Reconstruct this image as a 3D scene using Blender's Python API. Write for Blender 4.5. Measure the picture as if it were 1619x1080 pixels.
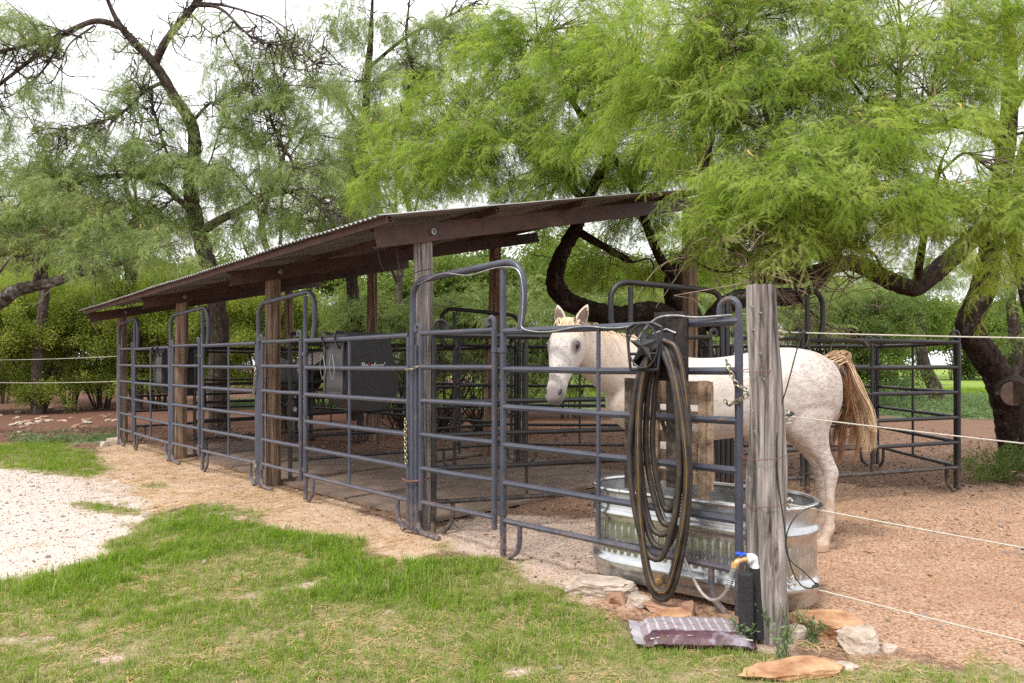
import bpy, math, random
import numpy as np
from mathutils import Vector, Matrix, noise as mnoise

for o in list(bpy.data.objects):
    bpy.data.objects.remove(o, do_unlink=True)
SC = bpy.context.scene
COL = SC.collection
PI = math.pi
random.seed(7)
RNG = np.random.default_rng(11)

# ------------------------------------------------------------------ camera
F, CX, HY, EYE = 1079.0, 809.5, 575.0, 1.40        # focal length in photo pixels, centre column, horizon row, eye height
cam_d = bpy.data.cameras.new('camera')
cam_d.sensor_width = 36.0
cam_d.lens = 36.0 * F / 1619.0
cam_d.shift_y = (HY - 540.0) / 1619.0
cam_d.clip_start = 0.05
cam_d.clip_end = 3000
cam = bpy.data.objects.new('camera', cam_d)
COL.objects.link(cam)
cam.location = (0, 0, EYE)
cam.rotation_euler = (PI / 2, 0, 0)
SC.camera = cam

# ------------------------------------------------------------------ world, sun, exposure
SUN_ELEV, SUN_AZ = math.radians(58), math.radians(215)      # azimuth clockwise from +Y: behind the camera, to the left
world = bpy.data.worlds.new('World')
SC.world = world
world.use_nodes = True
wn = world.node_tree
wn.nodes.clear()
w_out = wn.nodes.new('ShaderNodeOutputWorld')
w_bg = wn.nodes.new('ShaderNodeBackground')
w_sky = wn.nodes.new('ShaderNodeTexSky')
w_sky.sky_type = 'NISHITA'
w_sky.sun_disc = False
w_sky.sun_elevation = SUN_ELEV
w_sky.sun_rotation = SUN_AZ
w_sky.dust_density = 3.0
w_mix = wn.nodes.new('ShaderNodeMixRGB')
w_noise = wn.nodes.new('ShaderNodeTexNoise')
w_noise.inputs['Scale'].default_value = 2.2
w_noise.inputs['Detail'].default_value = 6
w_tc = wn.nodes.new('ShaderNodeTexCoord')
w_ramp = wn.nodes.new('ShaderNodeMapRange')
w_ramp.inputs['From Min'].default_value = 0.3
w_ramp.inputs['From Max'].default_value = 0.7
w_ramp.inputs['To Min'].default_value = 0.86
w_ramp.inputs['To Max'].default_value = 0.97
wn.links.new(w_tc.outputs['Generated'], w_noise.inputs['Vector'])
wn.links.new(w_noise.outputs['Fac'], w_ramp.inputs['Value'])
wn.links.new(w_ramp.outputs['Result'], w_mix.inputs['Fac'])
wn.links.new(w_sky.outputs['Color'], w_mix.inputs['Color1'])
w_mix.inputs['Color2'].default_value = (10.0, 10.0, 10.3, 1)   # bright cloud cover
wn.links.new(w_mix.outputs['Color'], w_bg.inputs['Color'])
w_bg.inputs['Strength'].default_value = 0.080
wn.links.new(w_bg.outputs['Background'], w_out.inputs['Surface'])

sun_d = bpy.data.lights.new('sun', 'SUN')
sun_d.energy = 1.5
sun_d.angle = math.radians(12)
sun_d.color = (1.0, 0.95, 0.87)
sun = bpy.data.objects.new('sun', sun_d)
COL.objects.link(sun)
sun_dir = Vector((math.sin(SUN_AZ) * math.cos(SUN_ELEV), math.cos(SUN_AZ) * math.cos(SUN_ELEV), math.sin(SUN_ELEV)))
sun.rotation_euler = sun_dir.to_track_quat('Z', 'Y').to_euler()
sun.location = (-6, -8, 20)

SC.render.engine = 'CYCLES'
SC.view_settings.view_transform = 'Standard'
SC.view_settings.look = 'None'
SC.view_settings.gamma = 1.0
SC.view_settings.exposure = 1.25
SC.view_settings.use_curve_mapping = False
try:
    SC.cycles.max_bounces = 6
    SC.cycles.diffuse_bounces = 3
    SC.cycles.adaptive_threshold = 0.01
    SC.cycles.use_denoising = False
    SC.cycles.glossy_bounces = 3
    SC.cycles.transmission_bounces = 4
    SC.cycles.transparent_max_bounces = 8
except Exception:
    pass

# ------------------------------------------------------------------ geometry helpers
def px(x, y, Z):
    """photo pixel at depth Z -> world point"""
    return np.array([(x - CX) / F * Z, Z, EYE + (HY - y) / F * Z])

def gpx(x, y):
    """photo pixel on the ground plane"""
    Z = F * EYE / (y - HY)
    return np.array([(x - CX) / F * Z, Z, 0.0])

class MB:
    def __init__(self):
        self.v = []; self.f = []; self.mi = []; self.n = 0
    def add(self, verts, faces, mi=0):
        verts = np.asarray(verts, float)
        k = self.n
        self.v.append(verts)
        for f in faces:
            self.f.append(tuple(int(i) + k for i in f))
        self.mi.extend([mi] * len(faces))
        self.n += len(verts)
    def box(self, c, s, rot=None, mi=0):
        c = np.asarray(c, float); s = np.asarray(s, float) / 2
        V = np.array([[x, y, z] for x in (-1, 1) for y in (-1, 1) for z in (-1, 1)], float) * s
        if rot is not None:
            V = V @ np.asarray(rot).T
        self.add(V + c, [(0, 1, 3, 2), (4, 6, 7, 5), (0, 4, 5, 1), (2, 3, 7, 6), (0, 2, 6, 4), (1, 5, 7, 3)], mi)
    def tube(self, pts, r, sides=8, mi=0, cap=True, flat=1.0):
        P = np.asarray(pts, float); n = len(P)
        R = np.full(n, r, float) if np.isscalar(r) else np.asarray(r, float)
        T = np.zeros_like(P)
        T[1:-1] = P[2:] - P[:-2]; T[0] = P[1] - P[0]; T[-1] = P[-1] - P[-2]
        T /= np.linalg.norm(T, axis=1)[:, None] + 1e-12
        ref = np.array([0, 0, 1.0]) if abs(T[0][2]) < 0.9 else np.array([1.0, 0, 0])
        A = np.cross(T[0], ref); A /= np.linalg.norm(A)
        ang = np.linspace(0, 2 * PI, sides, endpoint=False)
        ca, sa = np.cos(ang)[:, None], np.sin(ang)[:, None]
        V = []
        for i in range(n):
            A = A - T[i] * A.dot(T[i]); A /= np.linalg.norm(A) + 1e-12
            B = np.cross(T[i], A)
            V.append(P[i] + R[i] * (ca * A * flat + sa * B))
        V = np.vstack(V)
        fs = []
        for i in range(n - 1):
            a, b = i * sides, (i + 1) * sides
            for j in range(sides):
                k = (j + 1) % sides
                fs.append((a + j, a + k, b + k, b + j))
        if cap:
            fs.append(tuple(range(sides - 1, -1, -1)))
            fs.append(tuple((n - 1) * sides + j for j in range(sides)))
        self.add(V, fs, mi)
    def prism(self, poly, axis_a, axis_b, o, ext, mi=0):
        """polygon (list of 2d) in plane axis_a/axis_b at o, extruded by vector ext"""
        a = np.asarray(axis_a, float); b = np.asarray(axis_b, float); o = np.asarray(o, float); e = np.asarray(ext, float)
        V0 = np.array([o + p[0] * a + p[1] * b for p in poly]); n = len(poly)
        V = np.vstack([V0, V0 + e])
        fs = [tuple(range(n - 1, -1, -1)), tuple(range(n, 2 * n))]
        for i in range(n):
            j = (i + 1) % n
            fs.append((i, j, n + j, n + i))
        self.add(V, fs, mi)
    def rings(self, rings, closed_ends=True, mi=0):
        """list of equal-length vertex rings -> loft"""
        m = len(rings[0]); V = np.vstack(rings); fs = []
        for i in range(len(rings) - 1):
            a, b = i * m, (i + 1) * m
            for j in range(m):
                k = (j + 1) % m
                fs.append((a + j, a + k, b + k, b + j))
        if closed_ends:
            fs.append(tuple(range(m - 1, -1, -1)))
            fs.append(tuple((len(rings) - 1) * m + j for j in range(m)))
        self.add(V, fs, mi)
    def mesh(self, name, mats, smooth=True, off=None):
        V = np.vstack(self.v) if self.v else np.zeros((0, 3))
        if off is not None:
            V = V - np.asarray(off)
        me = bpy.data.meshes.new(name)
        me.from_pydata(V.tolist(), [], self.f)
        if not isinstance(mats, (list, tuple)):
            mats = [mats]
        for m in mats:
            me.materials.append(m)
        if len(mats) > 1:
            me.polygons.foreach_set('material_index', self.mi)
        if smooth:
            me.polygons.foreach_set('use_smooth', [True] * len(me.polygons))
            try:
                me.set_sharp_from_angle(angle=math.radians(40))
            except Exception:
                pass
        me.update()
        return me

def tag(o, label=None, cat=None, group=None, kind=None):
    if label: o['label'] = label
    if cat: o['category'] = cat
    if group: o['group'] = group
    if kind: o['kind'] = kind
    return o

def link(name, me, parent=None):
    o = bpy.data.objects.new(name, me)
    COL.objects.link(o)
    if parent is not None:
        o.parent = parent
    return o

def empty(name, loc, rz=0.0, label=None, cat=None, group=None):
    o = bpy.data.objects.new(name, None)
    o.empty_display_size = 0.2
    COL.objects.link(o)
    o.location = tuple(loc); o.rotation_euler = (0, 0, rz)
    return tag(o, label, cat, group)

def part(name, mb, mats, parent=None, smooth=True, world=False):
    """world=True: the geometry is in world coordinates and the parent is an unrotated empty"""
    off = None
    if world and parent is not None:
        off = np.array(parent.location)
        if parent.parent is not None:
            off = off + np.array(parent.parent.location)
    return link(name, mb.mesh(name, mats, smooth, off), parent)

def single(name, mb, mats, label, cat, group=None, loc=None, smooth=True):
    """a thing that is one mesh, geometry in world coordinates, origin moved to loc"""
    V = np.vstack(mb.v)
    if loc is None:
        loc = np.array([(V[:, 0].min() + V[:, 0].max()) / 2, (V[:, 1].min() + V[:, 1].max()) / 2, V[:, 2].min()])
    o = link(name, mb.mesh(name, mats, smooth, np.asarray(loc, float)))
    o.location = tuple(loc)
    return tag(o, label, cat, group)

def smooth_path(pts, k=6):
    """Catmull-Rom through the points"""
    P = np.asarray(pts, float)
    if len(P) < 3:
        t = np.linspace(0, 1, k + 1)[:, None]
        return P[0] + (P[-1] - P[0]) * t
    Q = np.vstack([2 * P[0] - P[1], P, 2 * P[-1] - P[-2]])
    out = []
    for i in range(1, len(Q) - 2):
        p0, p1, p2, p3 = Q[i - 1], Q[i], Q[i + 1], Q[i + 2]
        for j in range(k):
            t = j / k
            out.append(0.5 * ((2 * p1) + (-p0 + p2) * t + (2 * p0 - 5 * p1 + 4 * p2 - p3) * t * t + (-p0 + 3 * p1 - 3 * p2 + p3) * t ** 3))
    out.append(P[-1])
    return np.array(out)

def hash2(ix, iy, s):
    h = (ix * 374761393 + iy * 668265263 + s * 1442695041) & 0xFFFFFFFF
    h = ((h ^ (h >> 13)) * 1274126177) & 0xFFFFFFFF
    return ((h ^ (h >> 16)) & 0xFFFF) / 65535.0

def vnoise(x, y, s=0):
    x = np.asarray(x, float); y = np.asarray(y, float)
    ix = np.floor(x).astype(np.int64); iy = np.floor(y).astype(np.int64)
    fx = x - ix; fy = y - iy
    fx = fx * fx * (3 - 2 * fx); fy = fy * fy * (3 - 2 * fy)
    a = hash2(ix, iy, s); b = hash2(ix + 1, iy, s); c = hash2(ix, iy + 1, s); d = hash2(ix + 1, iy + 1, s)
    return (a * (1 - fx) + b * fx) * (1 - fy) + (c * (1 - fx) + d * fx) * fy

def fbm(x, y, s=0, o=4):
    t = 0; a = 0.5; n = 0
    for k in range(o):
        t = t + a * vnoise(np.asarray(x) * 2 ** k, np.asarray(y) * 2 ** k, s + k * 17); n += a; a *= 0.5
    return t / n

# ------------------------------------------------------------------ materials
def new_mat(name):
    m = bpy.data.materials.new(name); m.use_nodes = True
    nt = m.node_tree; b = nt.nodes['Principled BSDF']
    return m, nt, b

def nnoise(nt, scale, detail=4, coords='Object', stretch=None, rough=0.55, dist=0.0):
    tc = nt.nodes.new('ShaderNodeTexCoord')
    src = tc.outputs[coords]
    if stretch is not None:
        mp = nt.nodes.new('ShaderNodeMapping'); mp.inputs['Scale'].default_value = stretch
        nt.links.new(src, mp.inputs['Vector']); src = mp.outputs['Vector']
    n = nt.nodes.new('ShaderNodeTexNoise')
    n.inputs['Scale'].default_value = scale; n.inputs['Detail'].default_value = detail
    n.inputs['Roughness'].default_value = rough; n.inputs['Distortion'].default_value = dist
    nt.links.new(src, n.inputs['Vector'])
    return n.outputs['Fac']

def ramp(nt, fac, stops):
    r = nt.nodes.new('ShaderNodeValToRGB'); e = r.color_ramp.elements
    while len(e) < len(stops):
        e.new(0.5)
    for k, (p, c) in enumerate(stops):
        e[k].position = p; e[k].color = (c[0], c[1], c[2], 1)
    nt.links.new(fac, r.inputs['Fac'])
    return r.outputs['Color']

def mixc(nt, fac, a, b, mode='MIX'):
    m = nt.nodes.new('ShaderNodeMixRGB'); m.blend_type = mode
    for k, v in (('Fac', fac), ('Color1', a), ('Color2', b)):
        if isinstance(v, (int, float)): m.inputs[k].default_value = v
        elif isinstance(v, (tuple, list)): m.inputs[k].default_value = (v[0], v[1], v[2], 1)
        else: nt.links.new(v, m.inputs[k])
    return m.outputs['Color']

def rng(nt, v, a, b, c=0.0, d=1.0):
    m = nt.nodes.new('ShaderNodeMapRange')
    for k, x in (('From Min', a), ('From Max', b), ('To Min', c), ('To Max', d)):
        m.inputs[k].default_value = x
    nt.links.new(v, m.inputs['Value'])
    return m.outputs['Result']

def bump(nt, b, h, strength=0.3, dist=0.01):
    n = nt.nodes.new('ShaderNodeBump'); n.inputs['Strength'].default_value = strength; n.inputs['Distance'].default_value = dist
    nt.links.new(h, n.inputs['Height']); nt.links.new(n.outputs['Normal'], b.inputs['Normal'])

def flat_mat(name, c0, c1, scale=8, rough=0.6, metal=0.0, stretch=None, bstr=0.15, bdist=0.004, detail=5, coords='Object', spec=0.5):
    m, nt, b = new_mat(name)
    n = nnoise(nt, scale, detail, coords, stretch)
    nt.links.new(ramp(nt, n, [(0.3, c0), (0.7, c1)]), b.inputs['Base Color'])
    b.inputs['Roughness'].default_value = rough; b.inputs['Metallic'].default_value = metal
    b.inputs['Specular IOR Level'].default_value = spec
    if bstr: bump(nt, b, n, bstr, bdist)
    return m

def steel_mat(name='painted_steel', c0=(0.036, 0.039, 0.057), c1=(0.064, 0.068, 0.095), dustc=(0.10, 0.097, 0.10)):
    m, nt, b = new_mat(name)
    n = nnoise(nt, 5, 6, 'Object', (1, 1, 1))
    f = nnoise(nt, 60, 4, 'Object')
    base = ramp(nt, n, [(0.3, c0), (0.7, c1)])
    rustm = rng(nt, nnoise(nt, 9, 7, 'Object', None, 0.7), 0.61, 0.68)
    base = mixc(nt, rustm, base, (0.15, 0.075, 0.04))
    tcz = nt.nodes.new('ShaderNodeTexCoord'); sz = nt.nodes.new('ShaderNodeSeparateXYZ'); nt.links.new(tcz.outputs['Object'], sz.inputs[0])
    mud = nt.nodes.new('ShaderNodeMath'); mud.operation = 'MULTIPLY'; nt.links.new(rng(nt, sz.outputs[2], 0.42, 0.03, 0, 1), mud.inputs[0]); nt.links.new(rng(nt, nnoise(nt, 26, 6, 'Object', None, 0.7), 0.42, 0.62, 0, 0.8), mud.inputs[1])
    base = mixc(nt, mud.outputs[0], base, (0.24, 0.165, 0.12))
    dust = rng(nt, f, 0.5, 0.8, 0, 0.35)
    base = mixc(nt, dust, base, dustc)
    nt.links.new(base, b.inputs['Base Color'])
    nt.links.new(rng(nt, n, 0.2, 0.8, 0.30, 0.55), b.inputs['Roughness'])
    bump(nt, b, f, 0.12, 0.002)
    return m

def wood_mat(name, c_dark, c_mid, c_light, zscale=0.7, scale=16):
    m, nt, b = new_mat(name)
    n = nnoise(nt, scale, 8, 'Object', (1.6, 1.6, 0.07 * zscale), 0.65, 0.4)
    n2 = nnoise(nt, 2.5, 4, 'Object', (1, 1, 0.5))
    col = ramp(nt, n, [(0.36, c_dark), (0.46, c_mid), (0.60, c_light)])
    col = mixc(nt, rng(nt, n2, 0.40, 0.7, 0, 0.35), col, c_mid)
    nt.links.new(col, b.inputs['Base Color'])
    b.inputs['Roughness'].default_value = 0.85
    b.inputs['Specular IOR Level'].default_value = 0.2
    bump(nt, b, n, 0.7, 0.012)
    return m

def plank_mat(name, c_dark, c_mid, c_light):
    m, nt, b = new_mat(name)
    n = nnoise(nt, 14, 8, 'Object', (1.5, 1.5, 1.5), 0.65, 0.6)
    n2 = nnoise(nt, 60, 4, 'Object', (1, 1, 0.1))
    col = ramp(nt, n, [(0.3, c_dark), (0.5, c_mid), (0.7, c_light)])
    col = mixc(nt, rng(nt, n2, 0.4, 0.7, 0, 0.4), col, c_dark)
    nt.links.new(col, b.inputs['Base Color']); b.inputs['Roughness'].default_value = 0.85
    b.inputs['Specular IOR Level'].default_value = 0.2
    bump(nt, b, n2, 0.5, 0.006)
    return m

def bark_mat(name, c_dark, c_mid, lichen, lich_amt=0.5):
    m, nt, b = new_mat(name)
    n = nnoise(nt, 22, 7, 'Object', (1, 1, 0.35), 0.7, 0.6)
    l = nnoise(nt, 5.5, 7, 'Object', None, 0.75)
    col = ramp(nt, n, [(0.33, c_dark), (0.62, c_mid)])
    lm = rng(nt, l, 0.60 - 0.12 * lich_amt, 0.66)
    col = mixc(nt, lm, col, lichen)
    nt.links.new(col, b.inputs['Base Color'])
    b.inputs['Roughness'].default_value = 0.95; b.inputs['Specular IOR Level'].default_value = 0.1
    bump(nt, b, n, 1.0, 0.03)
    return m

def leaf_mat(name, c0, c1, c2, trans=0.45):
    m = bpy.data.materials.new(name); m.use_nodes = True
    nt = m.node_tree; nt.nodes.clear()
    out = nt.nodes.new('ShaderNodeOutputMaterial')
    oi = nt.nodes.new('ShaderNodeObjectInfo')
    r = ramp(nt, oi.outputs['Random'], [(0.0, c0), (0.5, c1), (1.0, c2)])
    d = nt.nodes.new('ShaderNodeBsdfDiffuse'); t = nt.nodes.new('ShaderNodeBsdfTranslucent')
    nt.links.new(r, d.inputs['Color'])
    tcol = mixc(nt, 1.0, r, (1.2, 1.12, 0.65), 'MULTIPLY')
    nt.links.new(tcol, t.inputs['Color'])
    mx = nt.nodes.new('ShaderNodeMixShader'); mx.inputs['Fac'].default_value = trans
    nt.links.new(d.outputs[0], mx.inputs[1]); nt.links.new(t.outputs[0], mx.inputs[2])
    nt.links.new(mx.outputs[0], out.inputs['Surface'])
    return m

M = {}
M['steel'] = steel_mat()
M['steel_dark_shaded'] = steel_mat('dark_painted_shaded_steel', (0.007, 0.0065, 0.008), (0.016, 0.015, 0.018), (0.034, 0.030, 0.030))  # black-brown coat of the inner panels, with the shed's shade painted into the colour
M['chain'] = flat_mat('chain_steel', (0.22, 0.19, 0.13), (0.42, 0.38, 0.28), 30, 0.4, 0.8)
M['wood'] = wood_mat('cedar_post', (0.030, 0.018, 0.012), (0.165, 0.105, 0.072), (0.36, 0.26, 0.19))
M['greywood'] = wood_mat('grey_cedar', (0.024, 0.020, 0.018), (0.165, 0.142, 0.132), (0.38, 0.34, 0.32), 1.0, 20)
M['red_steel'] = flat_mat('red_primer_steel', (0.042, 0.017, 0.012), (0.100, 0.040, 0.030), 7, 0.6, 0.0, None, 0.2)
M['tin'] = flat_mat('corrugated_tin', (0.22, 0.21, 0.20), (0.44, 0.43, 0.42), 3.0, 0.4, 0.6, None, 0.05)
M['tank'] = None
M['plastic'] = flat_mat('black_plastic', (0.007, 0.007, 0.009), (0.019, 0.018, 0.022), 6, 0.5, 0, None, 0.1)
M['plastic_grey'] = flat_mat('dusty_black_plastic', (0.022, 0.021, 0.024), (0.055, 0.051, 0.052), 9, 0.55, 0, None, 0.15)
M['white'] = flat_mat('white_paint', (0.42, 0.42, 0.42), (0.52, 0.52, 0.52), 20, 0.5, 0, None, 0)
M['redprint'] = flat_mat('red_print', (0.5, 0.02, 0.02), (0.6, 0.03, 0.03), 20, 0.5, 0, None, 0)
M['black'] = flat_mat('black_steel', (0.010, 0.010, 0.012), (0.025, 0.025, 0.03), 14, 0.42, 0, None, 0.1)
M['hose'] = flat_mat('rubber_hose', (0.016, 0.012, 0.010), (0.060, 0.044, 0.035), 11, 0.5, 0, None, 0.1)
M['stripe'] = flat_mat('yellow_stripe', (0.11, 0.065, 0.02), (0.26, 0.15, 0.025), 12, 0.5, 0, None, 0)
M['foam'] = flat_mat('foam_insulation', (0.010, 0.010, 0.011), (0.028, 0.028, 0.03), 60, 0.95, 0, None, 0.4, 0.004)
M['pvc'] = flat_mat('white_pvc', (0.66, 0.67, 0.68), (0.78, 0.79, 0.80), 14, 0.35, 0, None, 0)
M['blue'] = flat_mat('blue_handle', (0.01, 0.05, 0.45), (0.015, 0.09, 0.62), 14, 0.35, 0, None, 0)
M['brass'] = flat_mat('dull_brass', (0.45, 0.28, 0.12), (0.68, 0.46, 0.22), 24, 0.4, 0.5, None, 0)
M['greyhose'] = flat_mat('grey_hose', (0.30, 0.27, 0.25), (0.45, 0.42, 0.39), 18, 0.5, 0, None, 0)
M['rope'] = flat_mat('fence_rope', (0.36, 0.33, 0.27), (0.54, 0.50, 0.43), 60, 0.9, 0, None, 0.4, 0.003)
M['wire_rust'] = flat_mat('rusty_wire', (0.10, 0.045, 0.03), (0.20, 0.10, 0.06), 40, 0.7, 0.3, None, 0)
M['wire_grey'] = flat_mat('grey_wire', (0.20, 0.20, 0.21), (0.42, 0.42, 0.43), 30, 0.4, 0.5, None, 0)
M['bark'] = bark_mat('dark_bark', (0.006, 0.004, 0.004), (0.060, 0.040, 0.031), (0.14, 0.13, 0.115), 0.3)
M['bark_lichen'] = bark_mat('lichen_bark', (0.018, 0.014, 0.012), (0.09, 0.068, 0.056), (0.26, 0.255, 0.24), 1.0)
M['bark_grey'] = bark_mat('grey_bark', (0.030, 0.022, 0.018), (0.12, 0.092, 0.075), (0.22, 0.21, 0.19), 0.4)
M['twig'] = flat_mat('twig', (0.06, 0.045, 0.032), (0.17, 0.135, 0.095), 12, 0.9, 0, None, 0)
M['dark_twig'] = flat_mat('dark_twig', (0.030, 0.022, 0.018), (0.095, 0.072, 0.058), 12, 0.9, 0, None, 0)
M['dead_twig'] = flat_mat('dead_twig', (0.13, 0.095, 0.065), (0.32, 0.25, 0.18), 12, 0.9, 0, None, 0)
M['leaf_bright'] = leaf_mat('mesquite_leaf', (0.205, 0.315, 0.045), (0.30, 0.425, 0.080), (0.44, 0.535, 0.16), 0.55)
M['leaf_mid'] = leaf_mat('mesquite_leaf_dull', (0.18, 0.26, 0.085), (0.26, 0.355, 0.130), (0.38, 0.45, 0.20), 0.5)
M['leaf_shrub'] = leaf_mat('shrub_leaf', (0.17, 0.24, 0.045), (0.26, 0.34, 0.07), (0.37, 0.43, 0.11), 0.48)
M['leaf_dark'] = leaf_mat('cedar_leaf', (0.09, 0.145, 0.04), (0.13, 0.19, 0.055), (0.17, 0.23, 0.07), 0.4)
M['leaf_far'] = leaf_mat('far_leaf', (0.12, 0.19, 0.05), (0.165, 0.235, 0.06), (0.21, 0.27, 0.075), 0.4)
M['catkin'] = flat_mat('catkin', (0.42, 0.30, 0.10), (0.58, 0.42, 0.16), 30, 0.9, 0, None, 0)
M['grass'] = leaf_mat('grass_blade', (0.125, 0.235, 0.022), (0.19, 0.31, 0.035), (0.29, 0.385, 0.075), 0.4)
M['grass_dry'] = leaf_mat('grass_dry', (0.30, 0.32, 0.12), (0.38, 0.37, 0.17), (0.46, 0.42, 0.23), 0.3)
M['straw'] = leaf_mat('straw', (0.45, 0.31, 0.15), (0.52, 0.37, 0.19), (0.60, 0.45, 0.26), 0.2)
M['cover'] = leaf_mat('ground_cover_leaf', (0.115, 0.175, 0.08), (0.15, 0.215, 0.10), (0.19, 0.255, 0.125), 0.3)
M['stone_pale'] = flat_mat('pale_stone', (0.27, 0.20, 0.15), (0.60, 0.51, 0.43), 9, 0.9, 0, None, 1.0, 0.03, 10)
M['stone_orange'] = flat_mat('orange_limestone', (0.22, 0.085, 0.035), (0.56, 0.34, 0.19), 9, 0.9, 0, None, 1.0, 0.03, 10)
M['stone_brown'] = flat_mat('brown_stone', (0.22, 0.11, 0.07), (0.44, 0.27, 0.18), 6, 0.9, 0, None, 0.5, 0.01, 8)
M['stone_brown_dark'] = flat_mat('bark_chip', (0.05, 0.025, 0.017), (0.16, 0.085, 0.055), 6, 0.9, 0, None, 0.5, 0.01, 8)
M['mat'] = flat_mat('stall_mat', (0.12, 0.082, 0.062), (0.26, 0.185, 0.14), 4, 0.9, 0, None, 0.4, 0.006, 8)
# ------------------------------------------------------------------ scattering (geometry nodes, for what nobody could count)
def proto_collection(name, meshes):
    c = bpy.data.collections.new(name)
    for k, me in enumerate(meshes):
        o = bpy.data.objects.new('%s_%02d' % (name, k), me)
        c.objects.link(o)
    return c

_gn_cache = {}
def gn_group(coll):
    if coll.name in _gn_cache:
        return _gn_cache[coll.name]
    ng = bpy.data.node_groups.new('scatter_' + coll.name, 'GeometryNodeTree')
    ng.interface.new_socket('Geometry', in_out='INPUT', socket_type='NodeSocketGeometry')
    ng.interface.new_socket('Geometry', in_out='OUTPUT', socket_type='NodeSocketGeometry')
    gi = ng.nodes.new('NodeGroupInput'); go = ng.nodes.new('NodeGroupOutput')
    ci = ng.nodes.new('GeometryNodeCollectionInfo')
    ci.inputs['Collection'].default_value = coll
    ci.inputs['Separate Children'].default_value = True
    ci.inputs['Reset Children'].default_value = True
    ip = ng.nodes.new('GeometryNodeInstanceOnPoints')
    ip.inputs['Pick Instance'].default_value = True
    def attr(nm, ty):
        a = ng.nodes.new('GeometryNodeInputNamedAttribute'); a.data_type = ty
        a.inputs['Name'].default_value = nm
        return a.outputs['Attribute']
    ng.links.new(gi.outputs[0], ip.inputs['Points'])
    ng.links.new(ci.outputs[0], ip.inputs['Instance'])
    ng.links.new(attr('idx', 'INT'), ip.inputs['Instance Index'])
    ng.links.new(attr('rot', 'FLOAT_VECTOR'), ip.inputs['Rotation'])
    ng.links.new(attr('scl', 'FLOAT'), ip.inputs['Scale'])
    ng.links.new(ip.outputs[0], go.inputs[0])
    _gn_cache[coll.name] = ng
    return ng

def scatter(name, P, rot, scl, idx, coll, parent=None, mats=()):
    P = np.asarray(P, np.float32)
    off = np.zeros(3, np.float32)
    if parent is not None:
        off = np.array(parent.location, np.float32)
    me = bpy.data.meshes.new(name)
    n = len(P)
    me.vertices.add(n)
    me.vertices.foreach_set('co', (P - off).ravel())
    a = me.attributes.new('rot', 'FLOAT_VECTOR', 'POINT'); a.data.foreach_set('vector', np.asarray(rot, np.float32).ravel())
    a = me.attributes.new('scl', 'FLOAT', 'POINT'); a.data.foreach_set('value', np.asarray(scl, np.float32))
    a = me.attributes.new('idx', 'INT', 'POINT'); a.data.foreach_set('value', np.asarray(idx, np.int32))
    for m in mats:
        me.materials.append(m)
    o = link(name, me, parent)
    md = o.modifiers.new('scatter', 'NODES')
    md.node_group = gn_group(coll)
    return o

# ------------------------------------------------------------------ ground
def poly_px(pts):
    return np.array([gpx(x, y)[:2] for x, y in pts])

def sdist(poly, X, Y):
    """signed distance, positive inside"""
    X = np.asarray(X, float); Y = np.asarray(Y, float)
    d = np.full(X.shape, 1e9); ins = np.zeros(X.shape, bool)
    n = len(poly)
    for i in range(n):
        a = poly[i]; b = poly[(i + 1) % n]
        e = b - a; L = e.dot(e) + 1e-12
        t = np.clip(((X - a[0]) * e[0] + (Y - a[1]) * e[1]) / L, 0, 1)
        d = np.minimum(d, np.hypot(X - a[0] - t * e[0], Y - a[1] - t * e[1]))
        c = ((a[1] <= Y) & (b[1] > Y)) | ((b[1] <= Y) & (a[1] > Y))
        xx = a[0] + (Y - a[1]) / (b[1] - a[1] + 1e-12) * e[0]
        ins ^= c & (X < xx)
    return np.where(ins, d, -d)

Z_GRASS = [poly_px(p) for p in (
    [(-300, 935), (0, 925), (95, 910), (150, 893), (170, 868), (200, 840), (240, 812), (300, 798), (345, 795), (395, 808), (410, 828), (470, 842),
     (575, 856), (600, 882), (655, 885), (700, 872), (760, 880), (812, 888), (830, 922), (870, 930), (905, 950), (960, 965), (1010, 988), (1030, 1002),
     (1190, 1010), (1255, 1003), (1285, 1012), (1270, 1040), (1340, 1052), (1480, 1050), (1619, 1066), (1900, 1090), (1700, 1500), (-900, 1500)],
    [(85, 795), (160, 790), (225, 806), (230, 818), (150, 812)],
    [(-400, 703), (0, 700), (110, 699), (150, 716), (175, 742), (140, 757), (80, 750), (0, 739), (-400, 739)],
    [(228, 768), (262, 762), (262, 776), (235, 782)],
    [(672, 862), (700, 856), (722, 866), (700, 876)])]
Z_GRAVEL = poly_px([(-500, 738), (0, 738), (140, 755), (190, 775), (222, 800), (205, 840), (165, 880), (100, 908), (0, 922), (-500, 945)])
Z_STRAW = poly_px([(140, 757), (186, 702), (260, 712), (330, 732), (420, 768), (520, 798), (600, 828), (655, 846), (700, 866), (640, 888), (575, 858), (470, 842),
                   (400, 810), (330, 795), (240, 810), (215, 795)])
Z_PALE = poly_px([(655, 842), (720, 818), (850, 812), (945, 822), (960, 900), (945, 935), (890, 948), (830, 918), (760, 882), (690, 872)])
Z_PEN = poly_px([(1130, 790), (1250, 765), (1450, 770), (1800, 770), (2600, 900), (2200, 1080), (1619, 1070), (1330, 1040), (1250, 1000), (1010, 985), (900, 945), (940, 850)])
Z_COVER = [poly_px(p) for p in (
    [(40, 690), (130, 692), (190, 688), (185, 700), (120, 703), (40, 700)],
    [(1180, 612), (1400, 606), (1700, 602), (2100, 612), (2000, 655), (1600, 664), (1440, 662), (1320, 650), (1180, 640)],
    [(360, 634), (560, 630), (1000, 632), (1000, 645), (560, 648), (360, 645)])]

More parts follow.
